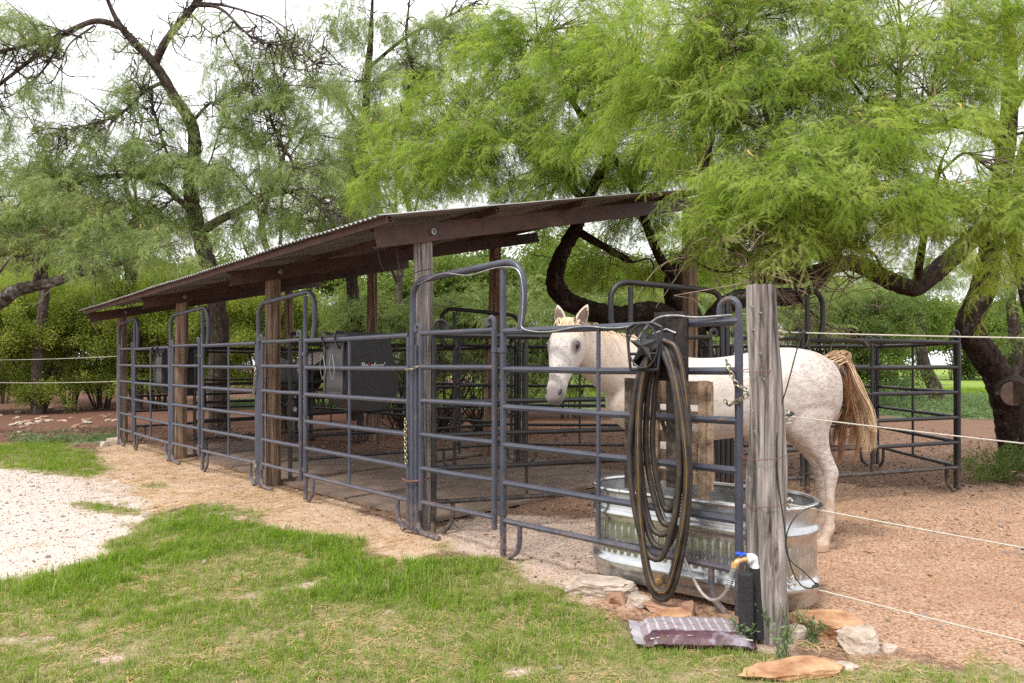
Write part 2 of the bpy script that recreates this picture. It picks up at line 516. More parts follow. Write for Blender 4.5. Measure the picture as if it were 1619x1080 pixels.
def ground_h(X, Y):
    X = np.asarray(X, float); Y = np.asarray(Y, float)
    h = 0.030 * (fbm(X * 0.9, Y * 0.9, 3, 4) - 0.5) + 0.022 * (fbm(X * 5, Y * 5, 9, 3) - 0.5)
    h = h + 0.05 * np.clip(sdist(Z_GRASS[0], X, Y), -0.05, 0.35)            # turf stands a little proud
    pk = np.clip((Y - 4.2) / 1.0, 0, 1) * np.clip((16 - Y) / 4, 0, 1) * np.clip((X + 0.78 * Y - 3.4) / 0.6, 0, 1)      # trodden pen floor
    h = h + pk * (0.045 * (fbm(X * 4.2, Y * 4.2, 77, 2) - 0.5) - 0.03 * np.clip((vnoise(X * 5.5, Y * 5.5, 14) - 0.72) / 0.1, 0, 1))
    far = np.clip((Y - 16) / 30, 0, 1)
    return h * (1 - 0.5 * far)

def zones(X, Y):
    n1 = fbm(X * 2.2, Y * 2.2, 21, 5) - 0.5
    n2 = fbm(X * 7, Y * 7, 33, 3) - 0.5
    wob = 0.55 * n1 + 0.22 * n2
    def soft(d, w, k=1.0):
        return np.clip((d + wob * k) / w + 0.5, 0, 1)
    g = np.zeros(X.shape)
    for p, k in zip(Z_GRASS, (0.8, 0.3, 0.8, 0.25, 0.2)):
        g = np.maximum(g, soft(sdist(p, X, Y) - 0.02, 0.34, k))
    bare = np.clip((fbm(X * 1.6 + 5, Y * 2.6, 55, 4) - 0.68) / 0.16, 0, 1)  # worn bare spots in the turf
    bare = np.maximum(bare, np.clip((fbm(X * 4.5 + 2, Y * 5.5, 71, 3) - 0.69) / 0.16, 0, 1))
    g = g * (1 - 0.8 * bare)
    gr = soft(sdist(Z_GRAVEL, X, Y) + 0.12, 0.35, 0.8)
    st = soft(sdist(Z_STRAW, X, Y) + 0.14, 0.4, 0.7)
    pa = np.maximum(soft(sdist(Z_PALE, X, Y), 0.35, 0.7), soft(sdist(Z_GRASS[0], X, Y) - 0.05, 0.3, 0.8))
    pe = soft(sdist(Z_PEN, X, Y), 0.9, 1.2)
    co = np.zeros(X.shape)
    for p in Z_COVER:
        co = np.maximum(co, soft(sdist(p, X, Y), 0.5, 1.2 * np.clip(Y / 12, 0.4, 2)))
    me = np.clip((Y - 29 + 4 * n1 + np.clip(8 - X, 0, 60) * 0.8) / 2, 0, 1) * (X > -3)
    me = np.maximum(me, np.clip((Y - 60) / 10, 0, 1) * (X > -8))
    mu = np.clip((Y - 11.5 + 1.5 * n1) / 1.5, 0, 1) * np.clip((4 - X) / 4, 0, 1)
    return g, gr, st, pa, pe, co, me, mu

def axis_coords(lo, hi, step, far_lo, far_hi, growth=1.16):
    c = list(np.arange(lo, hi + 1e-6, step))
    s = step; x = hi
    while x < far_hi:
        s *= growth; x += s; c.append(x)
    s = step; x = lo; pre = []
    while x > far_lo:
        s *= growth; x -= s; pre.append(x)
    return np.array(pre[::-1] + c)

gx = axis_coords(-8.5, 6.5, 0.055, -600, 600)
gy = axis_coords(2.2, 13.0, 0.055, -60, 900)
GX, GY = np.meshgrid(gx, gy)
GH = ground_h(GX, GY)
nx, ny = len(gx), len(gy)
Vg = np.stack([GX.ravel(), GY.ravel(), GH.ravel()], 1)
ii = (np.arange(ny - 1)[:, None] * nx + np.arange(nx - 1)[None, :]).ravel()
Fg = np.stack([ii, ii + 1, ii + 1 + nx, ii + nx], 1)
gm = bpy.data.meshes.new('ground')
gm.vertices.add(len(Vg)); gm.vertices.foreach_set('co', Vg.astype(np.float32).ravel())
gm.loops.add(Fg.size); gm.loops.foreach_set('vertex_index', Fg.astype(np.int32).ravel())
gm.polygons.add(len(Fg)); gm.polygons.foreach_set('loop_start', (np.arange(len(Fg)) * 4).astype(np.int32))
gm.update(calc_edges=True)
gm.polygons.foreach_set('use_smooth', [True] * len(Fg))
zz = [z.ravel() for z in zones(GX, GY)]
for nm, k in (('zone_a', (0, 1, 2, 3)), ('zone_b', (4, 5, 6, 7))):
    a = gm.color_attributes.new(nm, 'FLOAT_COLOR', 'POINT')
    a.data.foreach_set('color', np.stack([zz[i] for i in k], 1).astype(np.float32).ravel())

def ground_mat():
    m, nt, b = new_mat('ground')
    L = nt.links
    def chans(nm):
        a = nt.nodes.new('ShaderNodeAttribute'); a.attribute_name = nm
        s = nt.nodes.new('ShaderNodeSeparateColor'); L.new(a.outputs['Color'], s.inputs['Color'])
        return s.outputs[0], s.outputs[1], s.outputs[2], a.outputs['Alpha']
    g, gr, st, pa = chans('zone_a'); pe, co, me, mu = chans('zone_b')
    big = nnoise(nt, 1.1, 6, 'Object'); mid = nnoise(nt, 9, 6, 'Object', None, 0.65); fine = nnoise(nt, 55, 5, 'Object', None, 0.7); vf = nnoise(nt, 160, 3, 'Object', None, 0.7)
    v = nt.nodes.new('ShaderNodeTexVoronoi'); v.inputs['Scale'].default_value = 55
    tc = nt.nodes.new('ShaderNodeTexCoord'); L.new(tc.outputs['Object'], v.inputs['Vector'])
    def add(a, c, k):
        mm = nt.nodes.new('ShaderNodeMath'); mm.operation = 'MULTIPLY_ADD'; mm.inputs[1].default_value = k
        L.new(a, mm.inputs[0]); L.new(c, mm.inputs[2]); return mm.outputs[0]
    def edge(w, k=0.8):
        return rng(nt, add(mid, w, k), 0.5 * k + 0.36, 0.5 * k + 0.64)
    # base: red brown dirt
    dirt = ramp(nt, fine, [(0.34, (0.065, 0.034, 0.023)), (0.50, (0.19, 0.11, 0.075)), (0.68, (0.37, 0.25, 0.18))])
    dirt = mixc(nt, rng(nt, big, 0.35, 0.65, 0, 0.45), dirt, (0.145, 0.085, 0.06))
    mulch = ramp(nt, fine, [(0.3, (0.060, 0.030, 0.022)), (0.52, (0.16, 0.078, 0.055)), (0.75, (0.30, 0.185, 0.13))])
    col = mixc(nt, edge(mu), dirt, mulch)
    pen = ramp(nt, fine, [(0.34, (0.135, 0.066, 0.037)), (0.49, (0.37, 0.220, 0.140)), (0.64, (0.59, 0.415, 0.295))])
    pen = mixc(nt, rng(nt, mid, 0.52, 0.72, 0, 0.75), pen, (0.50, 0.36, 0.27))
    pen = mixc(nt, rng(nt, big, 0.50, 0.70, 0, 0.55), pen, (0.27, 0.14, 0.085))
    col = mixc(nt, edge(pe), col, pen)
    pale = ramp(nt, fine, [(0.34, (0.27, 0.18, 0.135)), (0.5, (0.47, 0.355, 0.285)), (0.66, (0.64, 0.54, 0.46))])
    col = mixc(nt, edge(pa), col, pale)
    straw = ramp(nt, fine, [(0.34, (0.27, 0.155, 0.09)), (0.5, (0.48, 0.325, 0.205)), (0.66, (0.63, 0.475, 0.35))])
    straw = mixc(nt, rng(nt, mid, 0.45, 0.7, 0, 0.65), straw, (0.62, 0.50, 0.40))
    col = mixc(nt, edge(st), col, straw)
    grav = ramp(nt, fine, [(0.32, (0.36, 0.265, 0.215)), (0.47, (0.56, 0.465, 0.405)), (0.62, (0.68, 0.60, 0.55))])
    grav = mixc(nt, rng(nt, mid, 0.5, 0.75, 0, 0.7), grav, (0.40, 0.295, 0.235))
    col = mixc(nt, edge(gr), col, grav)
    soil = ramp(nt, fine, [(0.3, (0.13, 0.105, 0.05)), (0.5, (0.26, 0.22, 0.11)), (0.7, (0.42, 0.35, 0.21))])
    col = mixc(nt, edge(g), col, soil)
    cov = ramp(nt, fine, [(0.3, (0.08, 0.12, 0.05)), (0.7, (0.23, 0.29, 0.15))])
    col = mixc(nt, edge(co, 1.2), col, cov)
    mead = ramp(nt, mid, [(0.3, (0.12, 0.21, 0.035)), (0.7, (0.27, 0.33, 0.075))])
    col = mixc(nt, me, col, mead)
    L.new(col, b.inputs['Base Color'])
    b.inputs['Roughness'].default_value = 0.95; b.inputs['Specular IOR Level'].default_value = 0.12
    h = add(v.outputs['Distance'], add(fine, vf, 2.0), 0.8)
    bump(nt, b, h, 0.55, 0.012)
    return m
gm.materials.append(ground_mat())
ground = link('ground', gm)
tag(ground, 'dirt, gravel and turf ground of the paddock', None, None, 'structure')

# ---- prototypes for turf, stones, straw
def blade_mesh(name, seed, n, h, w, spread, lean, mat):
    r = np.random.default_rng(seed); V = []; Fc = []
    for k in range(n):
        a = r.uniform(0, 2 * PI); p = np.array([r.normal(0, spread), r.normal(0, spread), 0])
        hh = h * r.uniform(0.45, 1.15); ww = w * r.uniform(0.7, 1.3); ln = lean * r.uniform(0.2, 1.4)
        d = np.array([math.cos(a), math.sin(a), 0]); s = np.array([-d[1], d[0], 0])
        p1 = p + d * hh * ln * 0.35 + np.array([0, 0, hh * 0.6]); p2 = p + d * hh * ln + np.array([0, 0, hh * (1.0 - 0.35 * ln)])
        i = len(V)
        V += [p - s * ww / 2, p + s * ww / 2, p1 + s * ww * 0.4, p1 - s * ww * 0.4, p2]
        Fc += [(i, i + 1, i + 2, i + 3), (i + 3, i + 2, i + 4)]
    mb = MB(); mb.add(np.array(V), Fc)
    return mb.mesh(name, mat, False)

C_GRASS = proto_collection('turf_tuft', [
    blade_mesh('turf_a', 1, 11, 0.050, 0.0042, 0.022, 0.8, M['grass']),
    blade_mesh('turf_b', 2, 11, 0.065, 0.0042, 0.025, 0.7, M['grass']),
    blade_mesh('turf_c', 3, 9, 0.090, 0.0050, 0.022, 0.6, M['grass']),
    blade_mesh('turf_d', 4, 8, 0.050, 0.0036, 0.028, 1.1, M['grass_dry']),
    blade_mesh('turf_e', 5, 5, 0.130, 0.0034, 0.02, 0.7, M['grass_dry']),
    blade_mesh('turf_f', 6, 6, 0.150, 0.0062, 0.018, 0.65, M['grass'])])

def rand_in(n, x0, x1, y0, y1):
    return RNG.uniform(x0, x1, n), RNG.uniform(y0, y1, n)

def in_view(X, Y, m=0.06):
    return (np.abs(X) < (0.75 + m) * Y + 0.3)

def make_grass():
    Ps = []; I = []; S = []
    X, Y = rand_in(150000, -5.0, 4.6, 2.75, 5.9)
    X2, Y2 = rand_in(90000, -10.5, -0.4, 5.9, 12.8)
    X = np.r_[X, X2]; Y = np.r_[Y, Y2]
    k = in_view(X, Y); X = X[k]; Y = Y[k]
    g = zones(X, Y)[0]
    dens = fbm(X * 3, Y * 3, 91, 3)
    keep = RNG.uniform(0, 1, len(X)) < g ** 1.5 * np.clip(0.55 + 1.5 * (dens - 0.42), 0.15, 0.95)
    X = X[keep]; Y = Y[keep]; g = g[keep]; dens = dens[keep]
    lush = np.clip((fbm(X * 1.1, Y * 1.1, 121, 3) - 0.40) / 0.2, 0, 1) * np.clip((Y - 3.4) / 0.9, 0.15, 1)
    lush = np.maximum(lush, (Y > 5.9) * 0.8)
    r = RNG.uniform(0, 1, len(X))
    idx = np.where(r < 0.54 - 0.38 * lush, 3, np.where(r < 0.58 - 0.40 * lush, 4, np.where(r < 0.76, 0, np.where(r < 0.76 + 0.22 * (1 - lush), 1, 2))))
    idx = np.where((RNG.uniform(0, 1, len(X)) < 0.012 + 0.03 * lush) & (Y < 6), 5, idx)
    sc = RNG.uniform(0.5, 1.15, len(X)) * (0.60 + 0.36 * lush) * np.clip(0.35 + 0.65 * g, 0.4, 1)
    P = np.stack([X, Y, ground_h(X, Y) - 0.004], 1)
    R = np.stack([RNG.normal(0, 0.12, len(X)), RNG.normal(0, 0.12, len(X)), RNG.uniform(0, 6.28, len(X))], 1)
    o = scatter('grass', P, R, sc, idx, C_GRASS, None, [M['grass'], M['grass_dry']])
    tag(o, 'short green and dry grass turf in the foreground', 'grass', None, 'stuff')
    print('grass tufts', len(X))
make_grass()

def stone_mesh(name, seed, mat, flat=0.6, sub=1):
    import bmesh
    bm = bmesh.new(); bmesh.ops.create_icosphere(bm, subdivisions=sub, radius=0.5)
    r = np.random.default_rng(seed)
    for v in bm.verts:
        d = 0.75 + 0.5 * mnoise.noise(Vector(v.co) * 2.1 + Vector((seed * 3.1, 0, 0))) + r.normal(0, 0.03)
        v.co = Vector((v.co.x * d * 1.15, v.co.y * d * 0.9, v.co.z * d * flat))
    me = bpy.data.meshes.new(name); bm.to_mesh(me); bm.free()
    me.materials.append(mat)
    return me

C_STONE = proto_collection('gravel_stone', [
    stone_mesh('gs_a', 1, M['stone_pale']), stone_mesh('gs_b', 2, M['stone_pale'], 0.5), stone_mesh('gs_c', 3, M['stone_brown'], 0.5), stone_mesh('gs_d', 4, M['stone_pale'], 0.8), stone_mesh('gs_e', 5, M['stone_brown_dark'], 0.5)])

def make_gravel():
    X, Y = rand_in(260000, -11, 9, 2.8, 15)
    k = in_view(X, Y); X = X[k]; Y = Y[k]
    g, gr, st, pa, pe, co, me, mu = zones(X, Y)
    pa = np.where(g > 0.02, 0.3 * pa, pa)
    w = np.clip(0.50 * gr + 0.16 * st + 0.75 * pa + 0.42 * pe * (0.3 + 1.4 * fbm(X * 1.2, Y * 1.2, 5, 3)) + 0.30 * (Y > 5.5), 0, 1) * (1 - 0.95 * g)
    keep = RNG.uniform(0, 1, len(X)) < w * 0.72
    X = X[keep]; Y = Y[keep]; pe = pe[keep]; gr = gr[keep]; dirt = 1 - np.clip(gr + st[keep] + pa[keep] + pe, 0, 1)
    n = len(X)
    size = np.exp(RNG.normal(-4.75, 0.5, n)) * (1 + 0.25 * pe) * (1 + 0.8 * dirt)
    big = RNG.uniform(0, 1, n) < 0.012; size = np.where(big, size * 2.6, size)
    size = np.clip(size * 1.1, 0.004, 0.06)
    r = RNG.uniform(0, 1, n)
    idx = np.where(r < 0.35 + 0.25 * pe + 0.4 * dirt, np.where(RNG.uniform(0, 1, n) < 0.75 * dirt, 4, 2), np.where(r < 0.75, 0, np.where(r < 0.9, 1, 3)))
    idx = np.where(gr > 0.6, np.where(r < 0.12, 2, np.where(r < 0.6, 0, 3)), idx)
    P = np.stack([X, Y, ground_h(X, Y) + size * 0.12], 1)
    R = np.stack([RNG.normal(0, 0.3, n), RNG.normal(0, 0.3, n), RNG.uniform(0, 6.28, n)], 1)
    o = scatter('gravel', P, R, size, idx, C_STONE, None, [M['stone_pale'], M['stone_brown']])
    tag(o, 'loose pale and brown gravel strewn over the dirt', 'gravel', None, 'stuff')
    print('gravel', n)
make_gravel()

def straw_mesh(name, seed, mat, n=7):
    r = np.random.default_rng(seed); V = []; Fc = []
    for k in range(n):
        a = r.uniform(0, 2 * PI); c = np.array([r.normal(0, 0.03), r.normal(0, 0.03), r.uniform(0.001, 0.010)])
        L = r.uniform(0.02, 0.055); d = np.array([math.cos(a), math.sin(a), r.normal(0, 0.08)]); s = np.array([-d[1], d[0], 0]) * 0.0016
        i = len(V); V += [c - d * L / 2 - s, c - d * L / 2 + s, c + d * L / 2 + s, c + d * L / 2 - s]; Fc.append((i, i + 1, i + 2, i + 3))
    mb = MB(); mb.add(np.array(V), Fc)
    return mb.mesh(name, mat, False)
C_STRAW = proto_collection('straw_bits', [straw_mesh('straw_a', 1, M['straw']), straw_mesh('straw_b', 2, M['straw'])])
def make_straw():
    X, Y = rand_in(60000, -8, 1.0, 4.4, 13)
    st = zones(X, Y)[2]; g = zones(X, Y)[0]
    k = RNG.uniform(0, 1, len(X)) < st * (1 - 0.8 * g) * np.clip(1.8 * (fbm(X * 1.7, Y * 1.7, 8, 3) - 0.25), 0.1, 1) * 0.5
    X2, Y2 = rand_in(5000, -5, 4.6, 2.8, 5.4); g2 = zones(X2, Y2)[0]
    k2 = RNG.uniform(0, 1, len(X2)) < g2 * 0.6
    X3, Y3 = rand_in(2600, -4, 6.5, 4.4, 12); k3 = RNG.uniform(0, 1, 2600) < np.clip(2.2 * (fbm(X3 * .9, Y3 * .9, 61, 3) - .4), 0, 1)
    X = np.r_[X[k], X2[k2], X3[k3]]; Y = np.r_[Y[k], Y2[k2], Y3[k3]]; n = len(X)
    P = np.stack([X, Y, ground_h(X, Y) + 0.003], 1)
    o = scatter('loose_straw', P, np.stack([np.zeros(n), np.zeros(n), RNG.uniform(0, 6.28, n)], 1), RNG.uniform(0.7, 1.4, n), RNG.integers(0, 2, n), C_STRAW, None, [M['straw']])
    tag(o, 'loose golden straw trodden into the sand beside the pens', 'straw', None, 'stuff')
make_straw()

def leaflet_tuft(name, seed, n, rad, h, lw, mat):
    r = np.random.default_rng(seed); V = []; Fc = []
    for k in range(n):
        a = r.uniform(0, 2 * PI); p = np.array([r.normal(0, rad), r.normal(0, rad), abs(r.normal(0, h))])
        t = np.array([math.cos(a), math.sin(a), r.uniform(0.0, 0.8)]) * lw * r.uniform(0.7, 1.4); s = np.array([-math.sin(a), math.cos(a), r.normal(0, .3)]) * lw * 0.35
        i = len(V); V += [p, p + t * 0.5 + s, p + t, p + t * 0.5 - s]; Fc.append((i, i + 1, i + 2, i + 3))
    mb = MB(); mb.add(np.array(V), Fc)
    return mb.mesh(name, mat, False)
C_COVER = proto_collection('cover_tuft', [leaflet_tuft('cover_a', 1, 26, 0.09, 0.05, 0.045, M['cover']), leaflet_tuft('cover_b', 2, 26, 0.08, 0.08, 0.04, M['cover']),
                                          blade_mesh('cover_c', 8, 12, 0.30, 0.012, 0.12, 0.8, M['grass'])])
def make_cover():
    X, Y = rand_in(90000, -13, 34, 10, 34)
    k = in_view(X, Y, 0.05); X = X[k]; Y = Y[k]
    z = zones(X, Y); co = z[5]; me = z[6]
    k = RNG.uniform(0, 1, len(X)) < np.maximum(co ** 1.5 * 0.55, me * 0.5 * (Y < 40))
    X = X[k]; Y = Y[k]; me = me[k]; n = len(X)
    P = np.stack([X, Y, ground_h(X, Y)], 1)
    idx = np.where(me > 0.5, 2, RNG.integers(0, 2, n))
    o = scatter('ground_cover', P, np.stack([np.zeros(n), np.zeros(n), RNG.uniform(0, 6.28, n)], 1), RNG.uniform(0.6, 1.4, n), idx, C_COVER, None, [M['cover'], M['grass']])
    tag(o, 'low grey green ground cover spreading beyond the pens', 'ground cover', None, 'stuff')
    print('cover', n)
make_cover()
# ------------------------------------------------------------------ the shed
D = np.array([-0.70, 0.714]); D /= np.linalg.norm(D)          # along the row, away from the camera
NN = np.array([0.714, 0.70]); NN /= np.linalg.norm(NN)        # into the shed
P1 = np.array([-0.766, 5.86])
def sh(t, n, z=0.0):
    p = P1 + D * t + NN * n
    return np.array([p[0], p[1], z])
def roof_z(t, n):                                            # underside of the rafters
    return 2.435 - 0.024 * t + 0.222 * n
T_POST = [0.0, 2.845, 5.887, 8.83]
N_BACK = [4.30, 3.52, 3.30, 3.15]

def log_post(base, top, r0, r1, seed, n=22, m=26, flute=0.10, bulges=()):
    """weathered split-cedar log: tapered, fluted, a little crooked"""
    base = np.asarray(base, float); top = np.asarray(top, float)
    rings = []
    for i in range(m + 1):
        t = i / m; c = base + (top - base) * t
        wob = np.array([mnoise.noise(Vector((t * 2.3, seed * 1.7, 0))), mnoise.noise(Vector((t * 2.3, seed * 1.7, 9))), 0]) * r0 * 0.35
        ring = []
        for j in range(n):
            a = 2 * PI * j / n
            f = 1 + flute * 1.6 * mnoise.noise(Vector((math.cos(a) * 2.4, math.sin(a) * 2.4, t * 1.2 + seed * 5.3))) + 0.06 * mnoise.noise(Vector((math.cos(a) * 6, math.sin(a) * 6, t * 9 + seed))) - 0.22 * max(0, mnoise.noise(Vector((math.cos(a) * 4.2 + seed, math.sin(a) * 4.2, t * 1.1))) - 0.28)
            r = (r0 + (r1 - r0) * t) * f
            for (tb, ab, amt, wt, wa) in bulges:
                da = (a - ab + PI) % (2 * PI) - PI
                r += amt * math.exp(-((t - tb) / wt) ** 2 - (da / wa) ** 2)
            zz = 0.0 if 0 < i < m else (0.012 * mnoise.noise(Vector((math.cos(a) * 2, math.sin(a) * 2, seed))) if i == m else 0)
            ring.append(c + wob + np.array([math.cos(a) * r, math.sin(a) * r, zz]))
        rings.append(np.array(ring))
    mb = MB(); mb.rings(rings)
    return mb

shed = empty('shed', sh(4.4, 1.7), 0, 'long open horse shed with rusty steel frame, cedar posts and low tin roof', 'shed')
for k, t in enumerate(T_POST):
    b = sh(t, 0, -0.1); tp = sh(t, 0, roof_z(t, 0) + 0.06)
    part('front_post', log_post(b, tp, 0.092 if k == 0 else 0.085, 0.080, 3 + k), M['greywood'] if k == 0 else M['wood'], shed, world=True)
for k, t in enumerate(T_POST):
    n = N_BACK[k]
    b = sh(t, n, -0.1); tp = sh(t, n, roof_z(t, n) + 0.06)
    if k == 1:
        b = b + np.array([-0.08, -0.05, 0])
    part('back_post', log_post(b, tp, 0.12 if k in (1, 2) else 0.095, 0.085, 13 + k, flute=0.16), M['wood'], shed, world=True)

slope = math.atan(0.222)
def chan(a, b, h, w, side, lip=0.02, th=0.006):
    """C channel from a to b: web of height h, flanges of width w toward 'side' (unit vector)"""
    a = np.asarray(a, float); b = np.asarray(b, float)
    ax = (b - a) / np.linalg.norm(b - a); s = np.asarray(side, float); s = s - ax * s.dot(ax); s /= np.linalg.norm(s)
    up = np.cross(ax, s); up = up if up[2] > 0 else -up
    poly = [(0, 0), (w, 0), (w, lip), (w - th, lip), (w - th, th), (th, th), (th, h - th), (w - th, h - th), (w - th, h - lip), (w, h - lip), (w, h), (0, h)]
    mb = MB(); mb.prism(poly, s, up, a, b - a)
    return mb
RH, PH = 0.155, 0.055
D3 = np.array([D[0], D[1], -0.024]); N3 = np.array([NN[0], NN[1], 0.222])
N_END = [4.75, 4.37, 4.05, 3.85]
for k, t in enumerate(T_POST):
    tt = t - 0.10
    a = sh(tt, -0.52, roof_z(tt, -0.52)); b = sh(tt, N_END[k], roof_z(tt, N_END[k]))
    r = part('rafter', chan(a, b, RH, 0.06, D3), M['red_steel'], shed, False, True)
    # pipe end bolted through the post
    mb = MB(); c = sh(tt, 0.02, roof_z(tt, 0.02) + RH * 0.5); d = np.array([D[0], D[1], 0])
    ang = np.linspace(0, 2 * PI, 16, endpoint=False); n3 = np.array([NN[0], NN[1], 0.0])
    def ringp(rad, o): return np.array([c + d * o + n3 * rad * math.cos(a_) + np.array([0, 0, 1]) * rad * math.sin(a_) for a_ in ang])
    mb.rings([ringp(0.026, 0.0), ringp(0.026, -0.03), ringp(0.017, -0.03), ringp(0.017, -0.012), ringp(0.001, -0.012)], False)
    o_ = part('pipe_end', mb, M['wire_grey'], r, True, True)
    o_.location = Vector((0, 0, 0))
T0, T1 = -0.36, 8.80
def n_end(t):
    return float(np.interp(t, [T_POST[0], T_POST[1], T_POST[2], T_POST[3]], N_END)) + 0.12
NF = -0.62
for k, n in enumerate([NF + 0.02, 0.55, 1.75, 2.95, 3.75]):
    ta, tb = T0 + (0.02 if k else 0.0), T1 - 0.02
    z = lambda t: roof_z(t, n) + RH + 0.002
    a = sh(ta, n, z(ta)); b = sh(tb, n, z(tb))
    part('fascia' if k == 0 else 'purlin', chan(a, b, PH, 0.05, N3), M['red_steel'], shed, False, True)
# corrugated roof sheets
nsh = 10
W = (T1 - T0) / nsh
for k in range(nsh):
    t0 = T0 + k * W; t1 = t0 + W + 0.05
    m = 78; pts = []
    lift = 0.004 * (k % 2)
    ne = n_end((t0 + t1) / 2)
    NS = [NF - 0.06, 1.2, 2.6, ne]
    rows_t, rows_b = [], []
    for n in NS:
        tt = np.linspace(t0, t1, m)
        zz = roof_z(tt, n) + RH + PH + 0.016 + lift + 0.009 * np.sin((tt - T0) * 2 * PI / 0.068) + 0.012 * np.sin(tt * 1.7 + n)*0.3
        base = np.array([sh(t, n) for t in tt]); base[:, 2] = zz
        rows_t.append(base); bb = base.copy(); bb[:, 2] -= 0.0022; rows_b.append(bb)
    V = np.vstack(rows_t + rows_b); nr = len(NS); fs = []
    for i in range(nr - 1):
        for j in range(m - 1):
            a = i * m + j
            fs.append((a, a + 1, a + m + 1, a + m)); q = a + nr * m
            fs.append((q + m, q + m + 1, q + 1, q))
    for j in range(m - 1):
        a = j; q = a + nr * m; fs.append((a, q, q + 1, a + 1))
        a = (nr - 1) * m + j; q = a + nr * m; fs.append((a + 1, q + 1, q, a))
    for i in range(nr - 1):
        a = i * m; q = a + nr * m; fs.append((a, a + m, q + m, q))
        a = i * m + m - 1; q = a + nr * m; fs.append((a + m, a, q, q + m))
    mb = MB(); mb.add(V, fs)
    part('roof_sheet', mb, M['tin'], shed, True, True)

# stall mats on the floor
mats_t = [(0.05, 0.12, 1.35, 1.75), (1.46, 0.10, 1.30, 1.75), (0.15, 1.92, 1.30, 1.60), (1.5, 1.92, 1.25, 1.70), (2.95, 0.12, 1.35, 1.80), (4.38, 0.14, 1.32, 1.75), (2.98, 1.98, 1.3, 1.4), (5.95, 0.12, 1.3, 1.8)]
MAT_LABELS = ['dusty brown stall mat lying behind the nearest walk gate', 'dusty brown stall mat just left of the nearest cedar post, at the front rails',
              'stall mat at the back of the nearest stall, right one', 'stall mat at the back of the nearest stall, left one',
              'dusty stall mat at the front of the second stall, beside its post', 'dusty stall mat at the front of the second stall, far side',
              'stall mat at the back of the second stall', 'stall mat at the front of the third stall']
for k, (t, n, w, l) in enumerate(mats_t):
    rt = random.uniform(-0.02, 0.02)
    p = [(0, 0), (w, 0), (w, l), (0, l)]
    mb = MB(); zt = 0.030 + 0.004 * (k % 3)
    def mp(a, b, z): 
        q = P1 + D * (t + a * math.cos(rt) - b * math.sin(rt)) + NN * (n + a * math.sin(rt) + b * math.cos(rt)); return np.array([q[0], q[1], z])
    us = np.linspace(0, w, 9); vs = np.linspace(0, l, 9); V = []
    for zb in (0, 1):
        for a in us:
            for b in vs:
                z = zt + 0.008 * (mnoise.noise(Vector((a * 2, b * 2, k))) ) if zb == 0 else 0.002
                V.append(mp(a, b, z))
    fs = []
    for i in range(8):
        for j in range(8):
            a = i * 9 + j; fs.append((a, a + 1, a + 10, a + 9)); fs.append((a + 81 + 9, a + 81 + 10, a + 81 + 1, a + 81))
    for i in range(8):
        fs.append((i, i + 81, i + 82, i + 1)); a = 72 + i; fs.append((a + 1, a + 82, a + 81, a))
        a = i * 9; fs.append((a + 9, a + 90, a + 81, a)); a = i * 9 + 8; fs.append((a, a + 81, a + 90, a + 9))
    mb.add(np.array(V), fs)
    single('stall_mat', mb, M['mat'], MAT_LABELS[k], 'mat', 'stall mats under the shed')

# ------------------------------------------------------------------ corral panels
RZ = [0.272 * i for i in range(1, 7)]           # six rails
STEEL = M['steel']
def rail_obj(root, a, b, r=0.022, name='rail', flat=1.0):
    a = np.asarray(a, float); b = np.asarray(b, float)
    mid = (a + b) / 2 + np.array([random.gauss(0, .002), random.gauss(0, .002), random.gauss(-.002, .002)])
    mb = MB(); mb.tube([a, mid, b], r, 8, flat=flat)
    return part(name, mb, STEEL, root)
def curl(root, x, y, z, sgn, name='curl'):
    """flat strap rolled over the top of an upright"""
    mb = MB(); R = 0.034
    pts = [(x, y, z - 0.16), (x, y, z - 0.02)] + [(x + sgn * (R - R * math.cos(a)), y, z + R * math.sin(a) * 1.1) for a in np.linspace(0.1, PI * 1.25, 9)]
    mb.tube(pts, 0.019, 8, flat=0.75)
    return part(name, mb, STEEL, root)
def jfoot(root, x, z_top, sgn, reach=0.10):
    mb = MB()
    pts = smooth_path([(x, 0, z_top), (x, 0, 0.16), (x + sgn * 0.02, 0, 0.08), (x + sgn * reach, 0, 0.018)], 4)
    mb.tube(pts, np.linspace(0.019, 0.021, len(pts)), 8, flat=0.9)
    return part('foot', mb, STEEL, root)

